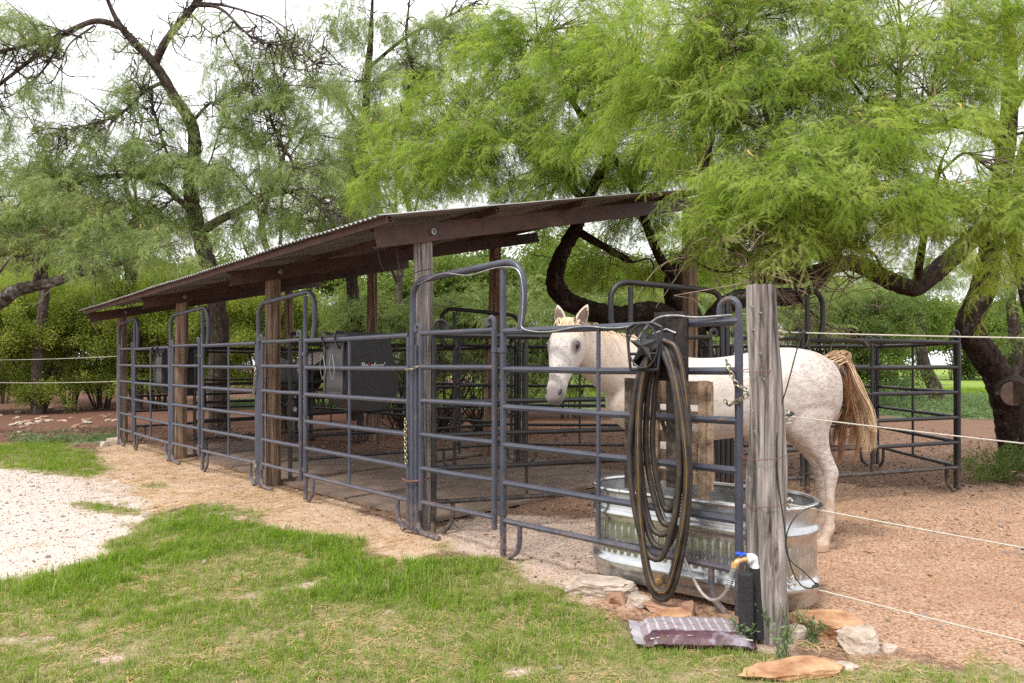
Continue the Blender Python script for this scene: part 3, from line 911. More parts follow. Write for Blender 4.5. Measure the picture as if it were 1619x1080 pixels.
def panel(name, label, a, b, group, gate=None, gw=1.05, stay=(0.55,), end_curl=True, dz=0.0, mat='steel'):
    global STEEL
    STEEL = M[mat]
    """corral panel from a to b; gate 'start' / 'end' puts the arched walk gate at that end"""
    a = np.asarray(a, float)[:2]; b = np.asarray(b, float)[:2]
    if gate == 'end':
        a, b = b, a
    L = float(np.linalg.norm(b - a)); rz = math.atan2(b[1] - a[1], b[0] - a[0])
    root = empty(name, (a[0], a[1], dz), rz, label, 'panel', group)
    s0 = 0.0
    if gate:
        mb = MB()                                                   # arch frame
        ew = gw + 0.195
        pth = smooth_path([(0, 0, 0.03), (0, 0, 0.9), (0, 0, 1.85)], 5).tolist()
        for an in np.linspace(0, PI / 2, 6): pth.append((0.15 - 0.15 * math.cos(an), 0, 1.93 + 0.15 * math.sin(an)))
        pth.append((gw * 0.6, 0, 2.105))
        for an in np.linspace(PI / 2, 0, 6): pth.append((ew - 0.16 + 0.16 * math.cos(an), 0, 1.965 + 0.16 * math.sin(an)))
        pth += [(ew + 0.0, 0, 1.80), (ew - 0.03, 0, 1.645)]
        mb.tube(pth, 0.026, 10)
        part('arch', mb, STEEL, root)
        rail_obj(root, (gw, 0, 0.02), (gw, 0, 2.085), 0.024, 'upright')
        mb = MB(); mb.tube([(0.05, 0.0, 0.02), (0.05, 0, 1.55)], 0.022, 8); part('upright', mb, STEEL, root)
        mb = MB(); mb.tube(smooth_path([(0.05, 0.005, 0.30), (0.05, 0.005, 0.14), (0.09, 0.005, 0.045), (0.18, 0.005, 0.022), (0.32, 0.005, 0.02)], 4), 0.021, 8); part('foot', mb, STEEL, root)
        # the gate leaf: its own little frame between the uprights
        g0, g1 = 0.12, gw - 0.075
        gp = MB(); gp.tube([(g0, -0.012, 0.22), (g0, -0.012, 1.62)], 0.021, 8)
        g = part('walk_gate', gp, STEEL, root)
        for z in RZ: rail_obj(g, (g0, -0.012, z + 0.012), (g1, -0.012, z + 0.012), 0.020, 'gate_rail')
        rail_obj(g, (g1, -0.012, 0.20), (g1, -0.012, 1.64), 0.021, 'gate_upright')
        curl(g, g0, -0.012, 1.68, -1, 'gate_curl'); curl(g, g1, -0.012, 1.70, -1, 'gate_curl')
        for z in (0.33, 1.50):
            h = MB(); h.tube([(g1, -0.006, z - 0.018), (g1, -0.006, z + 0.018)], 0.030, 10); h.tube([(gw, 0, z - 0.02), (gw, 0, z + 0.016)], 0.031, 10); h.box((gw - 0.035, -0.004, z), (0.05, 0.02, 0.03))
            part('hinge', h, STEEL, g)
        s0 = gw
        jfoot(root, gw + 0.16, RZ[0], -1)
    else:
        rail_obj(root, (0, 0, 0.03), (0, 0, 1.60), 0.024, 'upright')
        curl(root, 0, 0, 1.66, 1)
        jfoot(root, 0.18, RZ[0], -1, 0.09)
    for z in RZ:
        rail_obj(root, (s0, 0, z), (L, 0, z), 0.0235 if z > 1.5 else 0.0215)
    for f in stay:
        x = s0 + (L - s0) * f
        mb = MB(); mb.tube([(x, -0.004, RZ[0] - 0.01), (x, -0.004, RZ[-1])], 0.0145, 8); part('stay', mb, STEEL, root)
    rail_obj(root, (L, 0, 0.03), (L, 0, 1.62), 0.024, 'upright')
    if end_curl:
        mb = MB(); R = 0.055
        pts = [(L, 0, 1.6), (L, 0, 1.70)] + [(L - R + R * math.cos(q), 0, 1.70 + R * math.sin(q)) for q in np.linspace(0.25, PI, 8)] + [(L - 2 * R, 0, 1.64)]
        mb.tube(pts, 0.019, 8); part('curl', mb, STEEL, root)
    jfoot(root, L - 0.16, RZ[0], 1 if not gate else 1, 0.09)
    return root

A0 = np.array([-0.815, 5.60]); A1 = np.array([1.235, 3.715])
B0 = np.array([-2.86, 7.71]); C0 = np.array([-4.83, 9.66]); E0 = np.array([-6.78, 11.78])
GF = 'corral panels with arched walk gates along the front of the shed'
front_panels = [
    panel('corral_panel', 'grey steel corral panel with arched walk gate nearest the camera, hung with the coiled hose', A0, A1, GF, 'start', 1.02, (0.475,)),
    panel('corral_panel', 'arched corral panel with the large black feeder hanging inside it', B0, A0 + np.array([-0.035, 0.035]), GF, 'start', 1.10, (0.48,), end_curl=False),
    panel('corral_panel', 'arched corral panel second from the far end of the shed', C0, B0 + np.array([-0.035, 0.035]), GF, 'start', 1.15, (0.52,), end_curl=False),
    panel('corral_panel', 'arched corral panel at the far left end of the shed', E0, C0 + np.array([-0.035, 0.035]), GF, 'start', 1.0, (0.5,), end_curl=False)]
K0 = np.array([-0.64, 5.56]); K1 = np.array([1.965, 6.375]); K2 = np.array([4.86, 7.43])
GD = 'corral panels dividing the pens'
panel('corral_panel', 'dark panel with arched gate behind the white horse, starting at the near cedar post', K0, K1, GD, 'end', 0.95, (0.55,), mat='steel_dark_shaded')
panel('corral_panel', 'dark panel with arched gate behind the horse rump, ending at the right', K1 + np.array([0.05, 0.016]), K2, GD, 'start', 0.95, (0.4,), mat='steel_dark_shaded')
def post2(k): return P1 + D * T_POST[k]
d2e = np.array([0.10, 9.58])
panel('corral_panel', 'dark divider panel between the nearest two stalls, arched gate at its far end', post2(1) + np.array([0.16, 0.1]), d2e, GD, 'end', 1.0, (0.5,), mat='steel_dark_shaded')
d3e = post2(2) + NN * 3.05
panel('corral_panel', 'dark divider panel running back from the third cedar post', post2(2) + np.array([0.16, 0.1]), d3e, GD, None, 1.0, (0.33, 0.67), mat='steel_dark_shaded')
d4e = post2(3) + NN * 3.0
panel('corral_panel', 'dark divider panel running back from the far cedar post', post2(3) + np.array([0.16, 0.1]), d4e, GD, None, 1.0, (0.5,), mat='steel_dark_shaded')
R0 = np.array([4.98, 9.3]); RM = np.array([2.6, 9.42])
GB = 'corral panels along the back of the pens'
panel('corral_panel', 'short dark panel closing the right end of the back pen', K2 + np.array([0.03, 0.09]), R0, GB, None, 1, (0.5,), mat='steel_dark_shaded')
panel('corral_panel', 'dark back panel seen past the horse tail, right of the centre', RM, R0 + np.array([-0.06, 0]), GB, None, 1, (0.25, 0.75), mat='steel_dark_shaded')
panel('corral_panel', 'dark back panel seen behind the white horse head', d2e + np.array([0.06, 0]), RM + np.array([-0.06, 0]), GB, None, 1, (0.33, 0.67), mat='steel_dark_shaded')
panel('corral_panel', 'dark back panel behind the nearest stall, left of the joint behind the gate', d3e + np.array([0.04, -0.02]), d2e + np.array([-0.05, 0.04]), GB, None, 1, (0.33, 0.67), mat='steel_dark_shaded')
panel('corral_panel', 'dark back panel behind the farthest stalls', d4e + np.array([0.05, -0.04]), d3e + np.array([-0.05, 0.05]), GB, None, 1, (0.33, 0.67), mat='steel_dark_shaded')

# chains
def chain(pts, label, link_l=0.034, r=0.0045):
    P = smooth_path(pts, 8); seg = np.linalg.norm(np.diff(P, axis=0), axis=1); s = np.r_[0, np.cumsum(seg)]
    n = max(3, int(s[-1] / (link_l * 0.74))); root = None
    mb = MB()
    for k in range(n):
        u = (k + 0.5) / n * s[-1]
        c = np.array([np.interp(u, s, P[:, i]) for i in range(3)]); e = np.array([np.interp(min(u + 0.01, s[-1]), s, P[:, i]) for i in range(3)]) - np.array([np.interp(max(u - 0.01, 0), s, P[:, i]) for i in range(3)])
        e /= np.linalg.norm(e) + 1e-9
        q = np.cross(e, [0.3, 0.8, 0.52]); q /= np.linalg.norm(q); q2 = np.cross(e, q)
        w = q if k % 2 else q2
        ring = [c + e * link_l / 2 * math.cos(a) + w * 0.011 * math.sin(a) for a in np.linspace(0, 2 * PI, 11)]
        mb.tube(ring, r, 5, cap=False)
    return single('chain', mb, M['chain'], label, 'chain')
def on_front(s, z, off=0.0, a=A0, b=A1):
    u = (b - a) / np.linalg.norm(b - a); n = np.array([-u[1], u[0]])
    if n[1] > 0: n = -n
    p = a + u * s + n * off
    return np.array([p[0], p[1], z])
LA = float(np.linalg.norm(A1 - A0)); LB = float(np.linalg.norm(A0 - B0)); LC = float(np.linalg.norm(B0 - C0))
chain([on_front(-0.06, 1.36, .02), on_front(0.02, 1.35, .05), on_front(0.10, 1.38, .02)], 'short chain tying the near gate frame at the cedar post')
chain([on_front(-0.05, 0.95, .035), on_front(-0.045, 0.75, .04), on_front(-0.04, 0.58, .035)], 'chain hanging down the upright beside the nearest arched gate')
chain([on_front(LA - 0.06, 1.42, .03), on_front(LA, 1.30, .045), on_front(LA + 0.06, 1.24, .02), on_front(LA - 0.03, 1.18, .04), on_front(LA - 0.07, 1.20, .02)], 'brass coloured chain looped round the end upright by the grey post')
chain([on_front(-0.06, 1.38, .035, B0, A0), on_front(0.02, 1.32, .05, B0, A0), on_front(-0.05, 1.05, .04, B0, A0)], 'chain hanging at the second arched gate')
chain([on_front(-0.05, 0.30, .035, B0, A0), on_front(0.04, 0.24, .05, B0, A0), on_front(-0.04, 0.17, .04, B0, A0)], 'short chain near the foot of the second arched gate')
mb = MB(); mb.tube(smooth_path([on_front(-0.09, 0.45, .035), on_front(0.0, 0.44, .05), on_front(0.08, 0.45, .03), on_front(0.16, 0.47, -.05)], 5), 0.009, 6)
single('chain', mb, M['wire_rust'], 'rusty chain wrapped low around the near gate uprights', 'chain')
# ------------------------------------------------------------------ feeders
def feeder(label, a, b, s, w, depth, ztop, text, half=False):
    u = (b - a) / np.linalg.norm(b - a); n = np.array([-u[1], u[0]]); n = n if n[1] > 0 else -n
    o = a + u * s + n * 0.05
    root = empty('hay_feeder', (o[0], o[1], 0), 0, label, 'feeder')
    u3 = np.array([u[0], u[1], 0]); n3 = np.array([n[0], n[1], 0]); o3 = np.array([o[0], o[1], 0]); up = np.array([0, 0, 1.0])
    # end profile in (n, z): tapered sides, rounded bottom
    prof = [(0.02, ztop)] + [(0.0, ztop - 0.02), (-0.02, ztop - 0.50)]
    prof += [(depth * (0.5 - 0.56 * math.cos(q)), ztop - 0.52 - 0.24 * math.sin(q)) for q in np.linspace(0.15, PI - 0.15, 9)]
    prof += [(depth * 1.06, ztop - 0.50), (depth * 0.86, ztop - 0.02), (depth * 0.84, ztop)]
    inner = [(p[0] * 0.92 + depth * 0.04, max(p[1] * 0.97 + 0.03, ztop - 0.70) if p[1] < ztop else p[1]) for p in prof]
    mb = MB(); m = len(prof)
    def ring(pr, x): return np.array([o3 + n3 * p[0] + u3 * x + up * p[1] for p in pr])
    mb.rings([ring(prof, 0), ring(prof, w)], False)
    V = ring(prof, w); mb.add(V, [tuple(range(m))]); V = ring(prof, 0); mb.add(V, [tuple(range(m - 1, -1, -1))])
    part('bin', mb, M['plastic'], root, True, True)
    # front board with raised edges, facing the rails
    mb = MB(); zt = ztop - 0.10
    c = o3 + u3 * w / 2 + up * (zt - 0.25) + n3 * -0.018
    Rm = np.stack([u3, n3, up], 1)
    mb.box(c, (w * 0.78, 0.012, 0.50), Rm)
    fb = part('front_board', mb, M['plastic_grey'], root, False, True)
    for e in (0.08, 0.92):
        mb = MB(); mb.box(o3 + u3 * w * e + up * (zt - 0.25) + n3 * -0.024, (0.022, 0.022, 0.54), Rm); part('edge_rib', mb, M['plastic_grey'], root, False, True)
    for e in (0.18, 0.78):
        mb = MB()
        mb.tube([o3 + u3 * w * e + n3 * -0.035 + up * (ztop - 0.16), o3 + u3 * w * e + n3 * -0.085 + up * (ztop - 0.04), o3 + u3 * w * e + n3 * -0.07 + up * (ztop + 0.005), o3 + u3 * w * e + n3 * 0.0 + up * (ztop + 0.0)], 0.011, 6, flat=1.6)
        part('hook', mb, M['plastic_grey'], root, True, True)
    # lettering on the near end
    if text:
        x0 = 0.10 * depth
        for st, colr, dx, sz in text:
            cu = bpy.data.curves.new('lettering', 'FONT'); cu.body = st; cu.size = sz; cu.extrude = 0.0005
            cu.offset = 0.0014
            t = bpy.data.objects.new('lettering', cu); COL.objects.link(t)
            t.parent = root
            p = u3 * (w + 0.003) + n3 * (x0 + dx) + up * (ztop - 0.345)
            t.matrix_local = Matrix(((n3[0], 0, u3[0], p[0]), (n3[1], 0, u3[1], p[1]), (0, 1, 0, p[2]), (0, 0, 0, 1)))
            cu.materials.append(M[colr])
            bpy.context.view_layer.update()
            lm = bpy.data.meshes.new_from_object(t.evaluated_get(bpy.context.evaluated_depsgraph_get()))
            ml = t.matrix_local.copy(); bpy.data.objects.remove(t, do_unlink=True)
            lm.name = 'lettering'; t = link('lettering', lm, root); t.matrix_local = ml
    return root
feeder('large black plastic hay feeder hooked inside the second corral panel', B0, A0, 1.42, 0.40, 0.55, 1.70, [('Pr', 'white', 0.10, 0.08), ('i', 'redprint', 0.176, 0.08), ("efert'", 'white', 0.20, 0.08)])
feeder('small black hay feeder hooked on the far left corral panel', E0, C0, 2.0, 0.40, 0.5, 1.66, [('Pr', 'white', 0.0, 0.12)])

# wires dangling off the feeder hooks
uB = (A0 - B0) / np.linalg.norm(A0 - B0)
for k, (s, w_) in enumerate([(1.50, 0.06), (1.68, 0.05)]):
    pts = [on_front(s, 1.50, .04, B0, A0), on_front(s + .01, 1.38, .06, B0, A0), on_front(s + w_, 1.25, .06, B0, A0), on_front(s + w_ * 1.6, 1.33, .05, B0, A0), on_front(s + .03, 1.48, .04, B0, A0)]
    mb = MB(); mb.tube(smooth_path(pts, 6), 0.0022, 4); single('tie_wire', mb, M['wire_grey'], ['thin wire loop under the left feeder hook', 'thin wire loop under the right feeder hook'][k], 'wire')

# ------------------------------------------------------------------ galvanised trough
def tank_mat():
    m, nt, b = new_mat('galvanised_steel')
    v = nt.nodes.new('ShaderNodeTexVoronoi'); v.inputs['Scale'].default_value = 32
    tc = nt.nodes.new('ShaderNodeTexCoord'); nt.links.new(tc.outputs['Object'], v.inputs['Vector'])
    n = nnoise(nt, 3, 6, 'Object', (1, 1, 2.5))
    col = ramp(nt, n, [(0.3, (0.36, 0.37, 0.37)), (0.7, (0.60, 0.61, 0.61))])
    bw = nt.nodes.new('ShaderNodeRGBToBW'); nt.links.new(v.outputs['Color'], bw.inputs[0]); col = mixc(nt, 0.12, col, bw.outputs[0])
    stain = rng(nt, nnoise(nt, 7, 7, 'Object', (1, 1, 0.25), 0.7), 0.60, 0.70, 0, 0.45)
    col = mixc(nt, stain, col, (0.22, 0.21, 0.19))
    nt.links.new(col, b.inputs['Base Color'])
    b.inputs['Metallic'].default_value = 0.9
    nt.links.new(rng(nt, n, 0.3, 0.7, 0.20, 0.34), b.inputs['Roughness'])
    return m
M['tank'] = tank_mat()
TC = np.array([1.165, 4.275]); TA = np.array([0.80, -0.60]); TA /= np.linalg.norm(TA); TB = np.array([-TA[1], TA[0]])
if TB[1] < 0: TB = -TB
HL, RR = 0.385, 0.305
TZ = 0.045; TSC = 0.92
def stadium(off, z, flute=0.0, n=576):
    pts = []; per = 2 * PI * RR + 4 * HL
    for k in range(n):
        s = k / n * per; q = s
        if q < 2 * HL: c = (-HL + q, -RR); nr = (0, -1)
        elif q < 2 * HL + PI * RR:
            a = -PI / 2 + (q - 2 * HL) / RR; c = (HL + RR * math.cos(a), RR * math.sin(a)); nr = (math.cos(a), math.sin(a))
        elif q < 4 * HL + PI * RR: c = (HL - (q - 2 * HL - PI * RR), RR); nr = (0, 1)
        else:
            a = PI / 2 + (q - 4 * HL - PI * RR) / RR; c = (-HL + RR * math.cos(a), RR * math.sin(a)); nr = (math.cos(a), math.sin(a))
        f = flute * (0.5 + 0.5 * math.copysign(abs(math.sin(s / per * 2 * PI * 72)) ** 0.6, math.sin(s / per * 2 * PI * 72)))
        x = c[0] + nr[0] * (off + f); y = c[1] + nr[1] * (off + f)
        p = TC + TA * x + TB * y
        pts.append((p[0], p[1], TZ + z * TSC))
    return np.array(pts)
trough = empty('water_trough', (TC[0], TC[1], 0), 0, 'oval galvanised stock tank standing on stones behind the hose', 'trough')
prof = [(-0.004, 0.0, 0), (0, 0.008, 0), (0.0, 0.055, 0), (0.004, 0.075, 0), (0.016, 0.095, 0), (0.020, 0.115, 0), (0.016, 0.135, 0), (0.003, 0.155, 0), (-0.003, 0.17, 0), (-0.003, 0.195, 0), (-0.008, 0.205, 0.008), (-0.008, 0.36, 0.008), (-0.003, 0.37, 0), (-0.002, 0.40, 0), (0.004, 0.415, 0), (0.013, 0.43, 0), (0.016, 0.445, 0), (0.013, 0.46, 0), (0.003, 0.475, 0), (-0.002, 0.49, 0), (0, 0.60, 0)]
mb = MB(); mb.rings([stadium(o, z, f) for o, z, f in prof], False)
part('outer_wall', mb, M['tank'], trough, True, True)
mb = MB(); mb.rings([stadium(-0.004, 0.60), stadium(-0.005, 0.3), stadium(-0.006, 0.02)], False)
part('inner_wall', mb, M['tank'], trough, True, True)
mb = MB()
rr = stadium(0.002, 0.606); mb.tube(np.vstack([rr, rr[:2]]), 0.016, 8, cap=False); part('rim', mb, M['tank'], trough, True, True)
mb = MB(); mb.add(stadium(-0.005, 0.012), [tuple(range(576))]); part('bottom', mb, M['tank'], trough, False, True)
m_, nt_, b_ = new_mat('trough_water'); b_.inputs['Base Color'].default_value = (0.06, 0.05, 0.035, 1); b_.inputs['Roughness'].default_value = 0.04; M['water'] = m_
mb = MB(); mb.add(stadium(-0.006, 0.47), [tuple(range(576))]); part('water', mb, M['water'], trough, False, True)
mb = MB(); pc = TC + TA * -0.12 + TB * -RR; pc3 = np.array([pc[0], pc[1], TZ + 0.045]); nb = np.array([-TB[0], -TB[1], 0])
mb.tube([pc3 + nb * -0.01, pc3 + nb * 0.02], 0.026, 10); mb.tube([pc3 + nb * 0.02, pc3 + nb * 0.055], 0.018, 8); mb.tube([pc3 + nb * 0.05 + np.array([0, 0, .012]), pc3 + nb * 0.055 + np.array([0, 0, -.045])], 0.017, 8)
part('drain_plug', mb, M['brass'], trough, True, True)

# ------------------------------------------------------------------ stones around the trough
def rock(name, label, c, size, rz, mat, seed, cat='stone', flat=1.0, group=None):
    import bmesh
    bm = bmesh.new(); bmesh.ops.create_icosphere(bm, subdivisions=4 if max(size) > .18 and c[1] < 6 else 3, radius=1.0)
    r = np.random.default_rng(seed * 13 + 5)
    pl = [np.array([0, 0, 1.0]), np.array([0, 0, -1.0])] + [np.array([math.cos(t + r.normal(0, .25)), math.sin(t + r.normal(0, .25)), r.normal(0, .25)]) for t in np.linspace(0, 2 * PI, 7, endpoint=False)] + [r.normal(0, 1, 3) for _ in range(7)]
    pl = [q / np.linalg.norm(q) for q in pl]; lim = [0.42 * r.uniform(.85, 1.0), 0.42] + [0.46 * r.uniform(.78, 1.05) for _ in range(7)] + [0.50 * r.uniform(.88, 1.1) for _ in range(7)]
    for v in bm.verts:
        q = np.array(v.co); q /= np.linalg.norm(q)
        d = min(l / max(1e-3, q.dot(p_)) for p_, l in zip(pl, lim) if q.dot(p_) > 1e-3)
        qv = Vector(q); d *= 1 + 0.10 * mnoise.noise(qv * 3.2 + Vector((seed, 0, 3))) + 0.055 * mnoise.noise(qv * 11 + Vector((seed, 5, 3)))
        if abs(q[2]) < .75: d *= 1 + 0.03 * mnoise.noise(Vector((seed, 0, q[2] * d * 14)))       # bedding layers on the sides
        v.co = Vector((q[0] * d * size[0] * 1.1, q[1] * d * size[1] * 1.1, q[2] * d * size[2] * 1.2))
    me = bpy.data.meshes.new(name); bm.to_mesh(me); bm.free(); me.materials.append(mat)
    me.polygons.foreach_set('use_smooth', [True] * len(me.polygons))
    try: me.set_sharp_from_angle(angle=math.radians(28))
    except Exception: pass
    o = link(name, me); o.location = (c[0], c[1], c[2]); o.rotation_euler = (random.uniform(-.06, .06), random.uniform(-.06, .06), rz)
    return tag(o, label, cat, group)
def grock(x, y, size, rz, mat, seed, label, dz=0.0):
    g = gpx(x, y); rock('stone', label, (g[0], g[1], size[2] * 0.36 + dz), size, rz, M[mat], seed)
grock(948, 936, (0.44, 0.24, 0.10), -0.35, 'stone_pale', 1, 'pale flat stone slab under the left end of the trough')
grock(1312, 998, (0.40, 0.26, 0.10), -0.25, 'stone_orange', 2, 'orange flat stone slab propped at the right of the trough')
grock(1360, 1026, (0.20, 0.15, 0.11), 0.4, 'stone_pale', 3, 'pale stone block just right of the orange slab')
grock(1262, 1066, (0.48, 0.20, 0.055), 0.28, 'stone_orange', 4, 'long flat orange stone lying in the grass below the post')
grock(1065, 984, (0.22, 0.14, 0.075), -0.2, 'stone_orange', 5, 'rounded orange stone behind the feed bag')
grock(1088, 972, (0.10, 0.08, 0.08), 0.9, 'stone_brown', 6, 'small angular reddish stone on top of the rubble by the trough')
grock(1010, 958, (0.13, 0.09, 0.075), 0.1, 'stone_pale', 7, 'small pale stone in front of the trough, left of the drain')
grock(1045, 965, (0.20, 0.12, 0.05), -0.4, 'stone_brown', 8, 'flat brown stone wedged under the trough')
grock(1150, 990, (0.20, 0.14, 0.05), -0.2, 'stone_brown', 9, 'brown stone beneath the trough beside the panel foot')
grock(975, 952, (0.12, 0.10, 0.06), 0.6, 'stone_brown', 10, 'small brown stone below the pale slab')
grock(1330, 1058, (0.14, 0.07, 0.03), 0.1, 'stone_pale', 11, 'flat white stone chip by the long orange stone')
grock(1405, 1030, (0.075, 0.06, 0.045), 0.1, 'stone_pale', 12, 'small pale stone among gravel right of the block')
grock(1258, 1008, (0.12, 0.09, 0.07), 0.5, 'stone_pale', 13, 'pale stone tucked behind the foot of the grey post')
grock(182, 702, (0.26, 0.18, 0.14), 0.5, 'stone_pale', 14, 'pale stone at the foot of the far left cedar post')
grock(165, 706, (0.14, 0.12, 0.10), 0.2, 'stone_pale', 15, 'smaller pale stone left of the far cedar post')
# field stones on the red dirt at the back left
for k in range(46):
    x = random.uniform(-20, 185); y = random.choice([random.uniform(660, 676), random.uniform(634, 668), random.uniform(634, 690)])
    g = gpx(x, y); s = random.uniform(0.07, 0.20)
    rock('field_stone', 'one of the scattered pale flat stones on the red dirt at left', (g[0], g[1], s * 0.10), (s * 1.3, s * 0.9, s * 0.35), random.uniform(0, 3), M['stone_pale'] if random.random() < .45 else M['stone_brown'], 30 + k, 'stone', 1.0, 'field stones on the red dirt beyond the shed')

# ------------------------------------------------------------------ gate post
gp_root = None
gb = np.array([1.322, 3.47, -0.12]); gt = np.array([1.248, 3.47, 1.795])
mb = log_post(gb, gt, 0.096, 0.071, 41, 40, 60, 0.16, ((0.30, -1.2, 0.030, 0.05, 0.5), (0.47, 0.2, 0.035, 0.13, 0.7), (0.17, -1.3, 0.018, 0.03, 0.3), (0.71, -1.9, 0.010, 0.04, 0.4)))
gp = empty('gate_post', (gb[0], gb[1], 0), 0, 'thick weathered grey cedar post at the near end of the panel', 'post')
part('log', mb, M['greywood'], gp, True, True)
for k, (x, y) in enumerate([(1190, 484), (1203, 494), (1193, 521), (1203, 558), (1208, 598), (1190, 647), (1195, 682), (1186, 756)]):
    p = px(x, y, 3.385); mb = MB(); mb.tube([p + np.array([0, .03, 0]), p + np.array([-.004, -.02, -.003]), p + np.array([-.012, -.032, -.004])], 0.0045, 6); part('staple', mb, M['wire_grey'], gp, True, True)
def post_at(z):
    t = (z - gb[2]) / (gt[2] - gb[2]); return gb + (gt - gb) * t
for z, rad, k in ((1.37, 0.090, 0), (0.935, 0.103, 1), (0.70, 0.10, 2)):
    c = post_at(z); mb = MB()
    mb.tube([c + np.array([math.cos(a) * rad * 1.03, math.sin(a) * rad * 1.03, 0.012 * math.sin(a + 1)]) for a in np.linspace(0, 2 * PI, 25)], 0.0022, 4, cap=False)
    single('tie_wire', mb, M['wire_rust'], ['rusty wire ring round the upper part of the grey post', 'rusty wire ring round the middle of the grey post', 'rusty wire ring round the lower part of the grey post'][k], 'wire')

# ropes to the right, wires to the left
ROPES = [((1228, 525, 3.47), (1619, 530, 2.95)), ((1238, 657, 3.47), (1619, 697, 2.95)), ((1240, 796, 3.47), (1619, 862, 2.95)), ((1245, 920, 3.47), (1619, 1010, 2.95))]
rl = ['top white fence rope running right from the grey post', 'second white fence rope running right from the grey post, in front of the horse tail', 'third white fence rope running right from the trough rim level', 'lowest white fence rope running right close to the ground']
for k, (a, b) in enumerate(ROPES):
    pa, pb = px(*a), px(*b); pe = pa + (pb - pa) * 2.2
    pts = [pa + (pe - pa) * t + np.array([0, 0, -0.012 * math.sin(PI * t)]) for t in np.linspace(0, 1, 12)]
    r_root = empty('fence_rope', pa, 0, rl[k], 'rope')
    mb = MB(); mb.tube(pts, 0.0036, 6); part('strand', mb, M['rope'], r_root, True, True)
    mb = MB()
    for q in range(4):
        c = pa + np.array([random.uniform(-.012, .03), random.uniform(-.02, .005), random.uniform(-.025, .025)])
        mb.tube([c + 0.017 * np.array([math.cos(a2), 0.5 * math.sin(a2 * 2), math.sin(a2)]) for a2 in np.linspace(0, 5.5, 10)], 0.0055, 5)
    part('knot', mb, M['rope'], r_root, True, True)
mb = MB(); mb.tube(smooth_path([px(1232, 512, 3.44), px(1242, 520, 3.42), px(1252, 527, 3.42), px(1265, 527, 3.4), px(1268, 526, 3.4), px(1258, 560, 3.4), px(1245, 610, 3.4), px(1233, 650, 3.40), px(1228, 700, 3.38), px(1230, 760, 3.38), px(1240, 830, 3.38), px(1246, 880, 3.38), px(1272, 905, 3.38), px(1290, 926, 3.38), px(1270, 928, 3.38), px(1252, 900, 3.38), px(1243, 850, 3.38), px(1262, 812, 3.38), px(1295, 798, 3.38)], 6), 0.0035, 5)
single('jumper_wire', mb, M['black'], 'thin black jumper wire linking the fence ropes beside the grey post', 'wire')
for x, y, k in ((1268, 526, 0), (1295, 799, 1), (1290, 926, 2), (1250, 655, 3)):
    mb = MB(); c = px(x, y, 3.37); mb.tube([c + np.array([-.016, 0, -.006]), c + np.array([.016, 0, .004])], 0.008, 6); mb.tube([c + np.array([0, 0, -.01]), c + np.array([0.004, 0, .014])], 0.006, 6)
    single('rope_clamp', mb, M['black'], ['small clamp on the top fence rope', 'small clamp on the third fence rope', 'small clamp on the lowest fence rope', 'small clamp on the second fence rope'][k], 'clamp')
p4 = P1 + D * T_POST[3]
for k, (y0, y1) in enumerate(((563, 567), (603, 603))):
    a = px(193, y0, p4[1]); b = px(0, y1, 13.4); e = a + (b - a) * 1.5
    mb = MB(); mb.tube([a + (e - a) * t + np.array([0, 0, -0.03 * math.sin(PI * t)]) for t in np.linspace(0, 1, 10)], 0.006, 5)
    single('fence_wire', mb, M['rope'], ['upper rope strand running left from the far shed post', 'lower rope strand running left from the far shed post'][k], 'rope')

# ------------------------------------------------------------------ hose hanger, hose
uA = (A1 - A0) / LA; nA = np.array([uA[1], -uA[0]]); nA = nA if nA[1] < 0 else -nA
U3 = np.array([uA[0], uA[1], 0]); F3 = np.array([nA[0], nA[1], 0]); UP = np.array([0, 0, 1.0])
def s_of(x):
    r = (x - CX) / F
    return float((r * A0[1] - A0[0]) / (uA[0] - r * uA[1]))
SH = s_of(1052)
HO = np.array([*(A0 + uA * SH), 0.0])
def hp(s, out, z): return HO + U3 * s + F3 * out + UP * z
RA = np.stack([U3, F3, UP], 1)
board = empty('hanger_board', hp(0, 0.03, 0), 0, 'dark weathered board wired upright on the top rails behind the hose', 'board')
mb = MB(); mb.box(hp(0.06, 0.040, 1.50), (0.21, 0.024, 0.40), RA); part('plank', mb, plank_mat('black_board', (0.012, 0.010, 0.009), (0.032, 0.027, 0.025), (0.06, 0.05, 0.045)), board, False, True)
mb = MB(); mb.tube([hp(-.05, .056, 1.575), hp(.04, .056, 1.60), hp(.10, .056, 1.575)], 0.006, 6); part('bracket', mb, M['wire_grey'], board, True, True)
mb = MB(); mb.tube(smooth_path([hp(-.14, .10, 1.52), hp(-.08, .10, 1.60), hp(0.0, .085, 1.665), hp(.10, .06, 1.675), hp(.22, .04, 1.66), hp(.42, .02, 1.665)], 5), 0.006, 6)
single('top_wire', mb, M['wire_grey'], 'pale cable arching over the board above the hose', 'wire')
hg = empty('hose_hanger', hp(0, 0.05, 0), 0, 'black metal hose hanger with a star in a ring', 'hanger')
def strap(a, b, w, t):
    mb = MB(); mb.tube([a, b], w, 4, flat=t); return mb
FO = 0.235
mb = MB(); mb.box(hp(0, 0.056, 1.48), (0.17, 0.006, 0.20), RA); part('back_plate', mb, M['black'], hg, False, True)
mb = MB(); rs = []
for out in (0.056, FO):
    rs.append(np.array([hp(0.075 * math.cos(a), out, 1.40 + 0.075 * math.sin(a)) for a in np.linspace(-0.2, PI + 0.2, 14)] + [hp(0.070 * math.cos(a), out, 1.40 + 0.070 * math.sin(a)) for a in np.linspace(PI + 0.2, -0.2, 14)]))
mb.rings(rs); part('saddle', mb, M['black'], hg, True, True)
mb = MB()
fr = [(-0.085, 1.615), (-0.095, 1.60)]
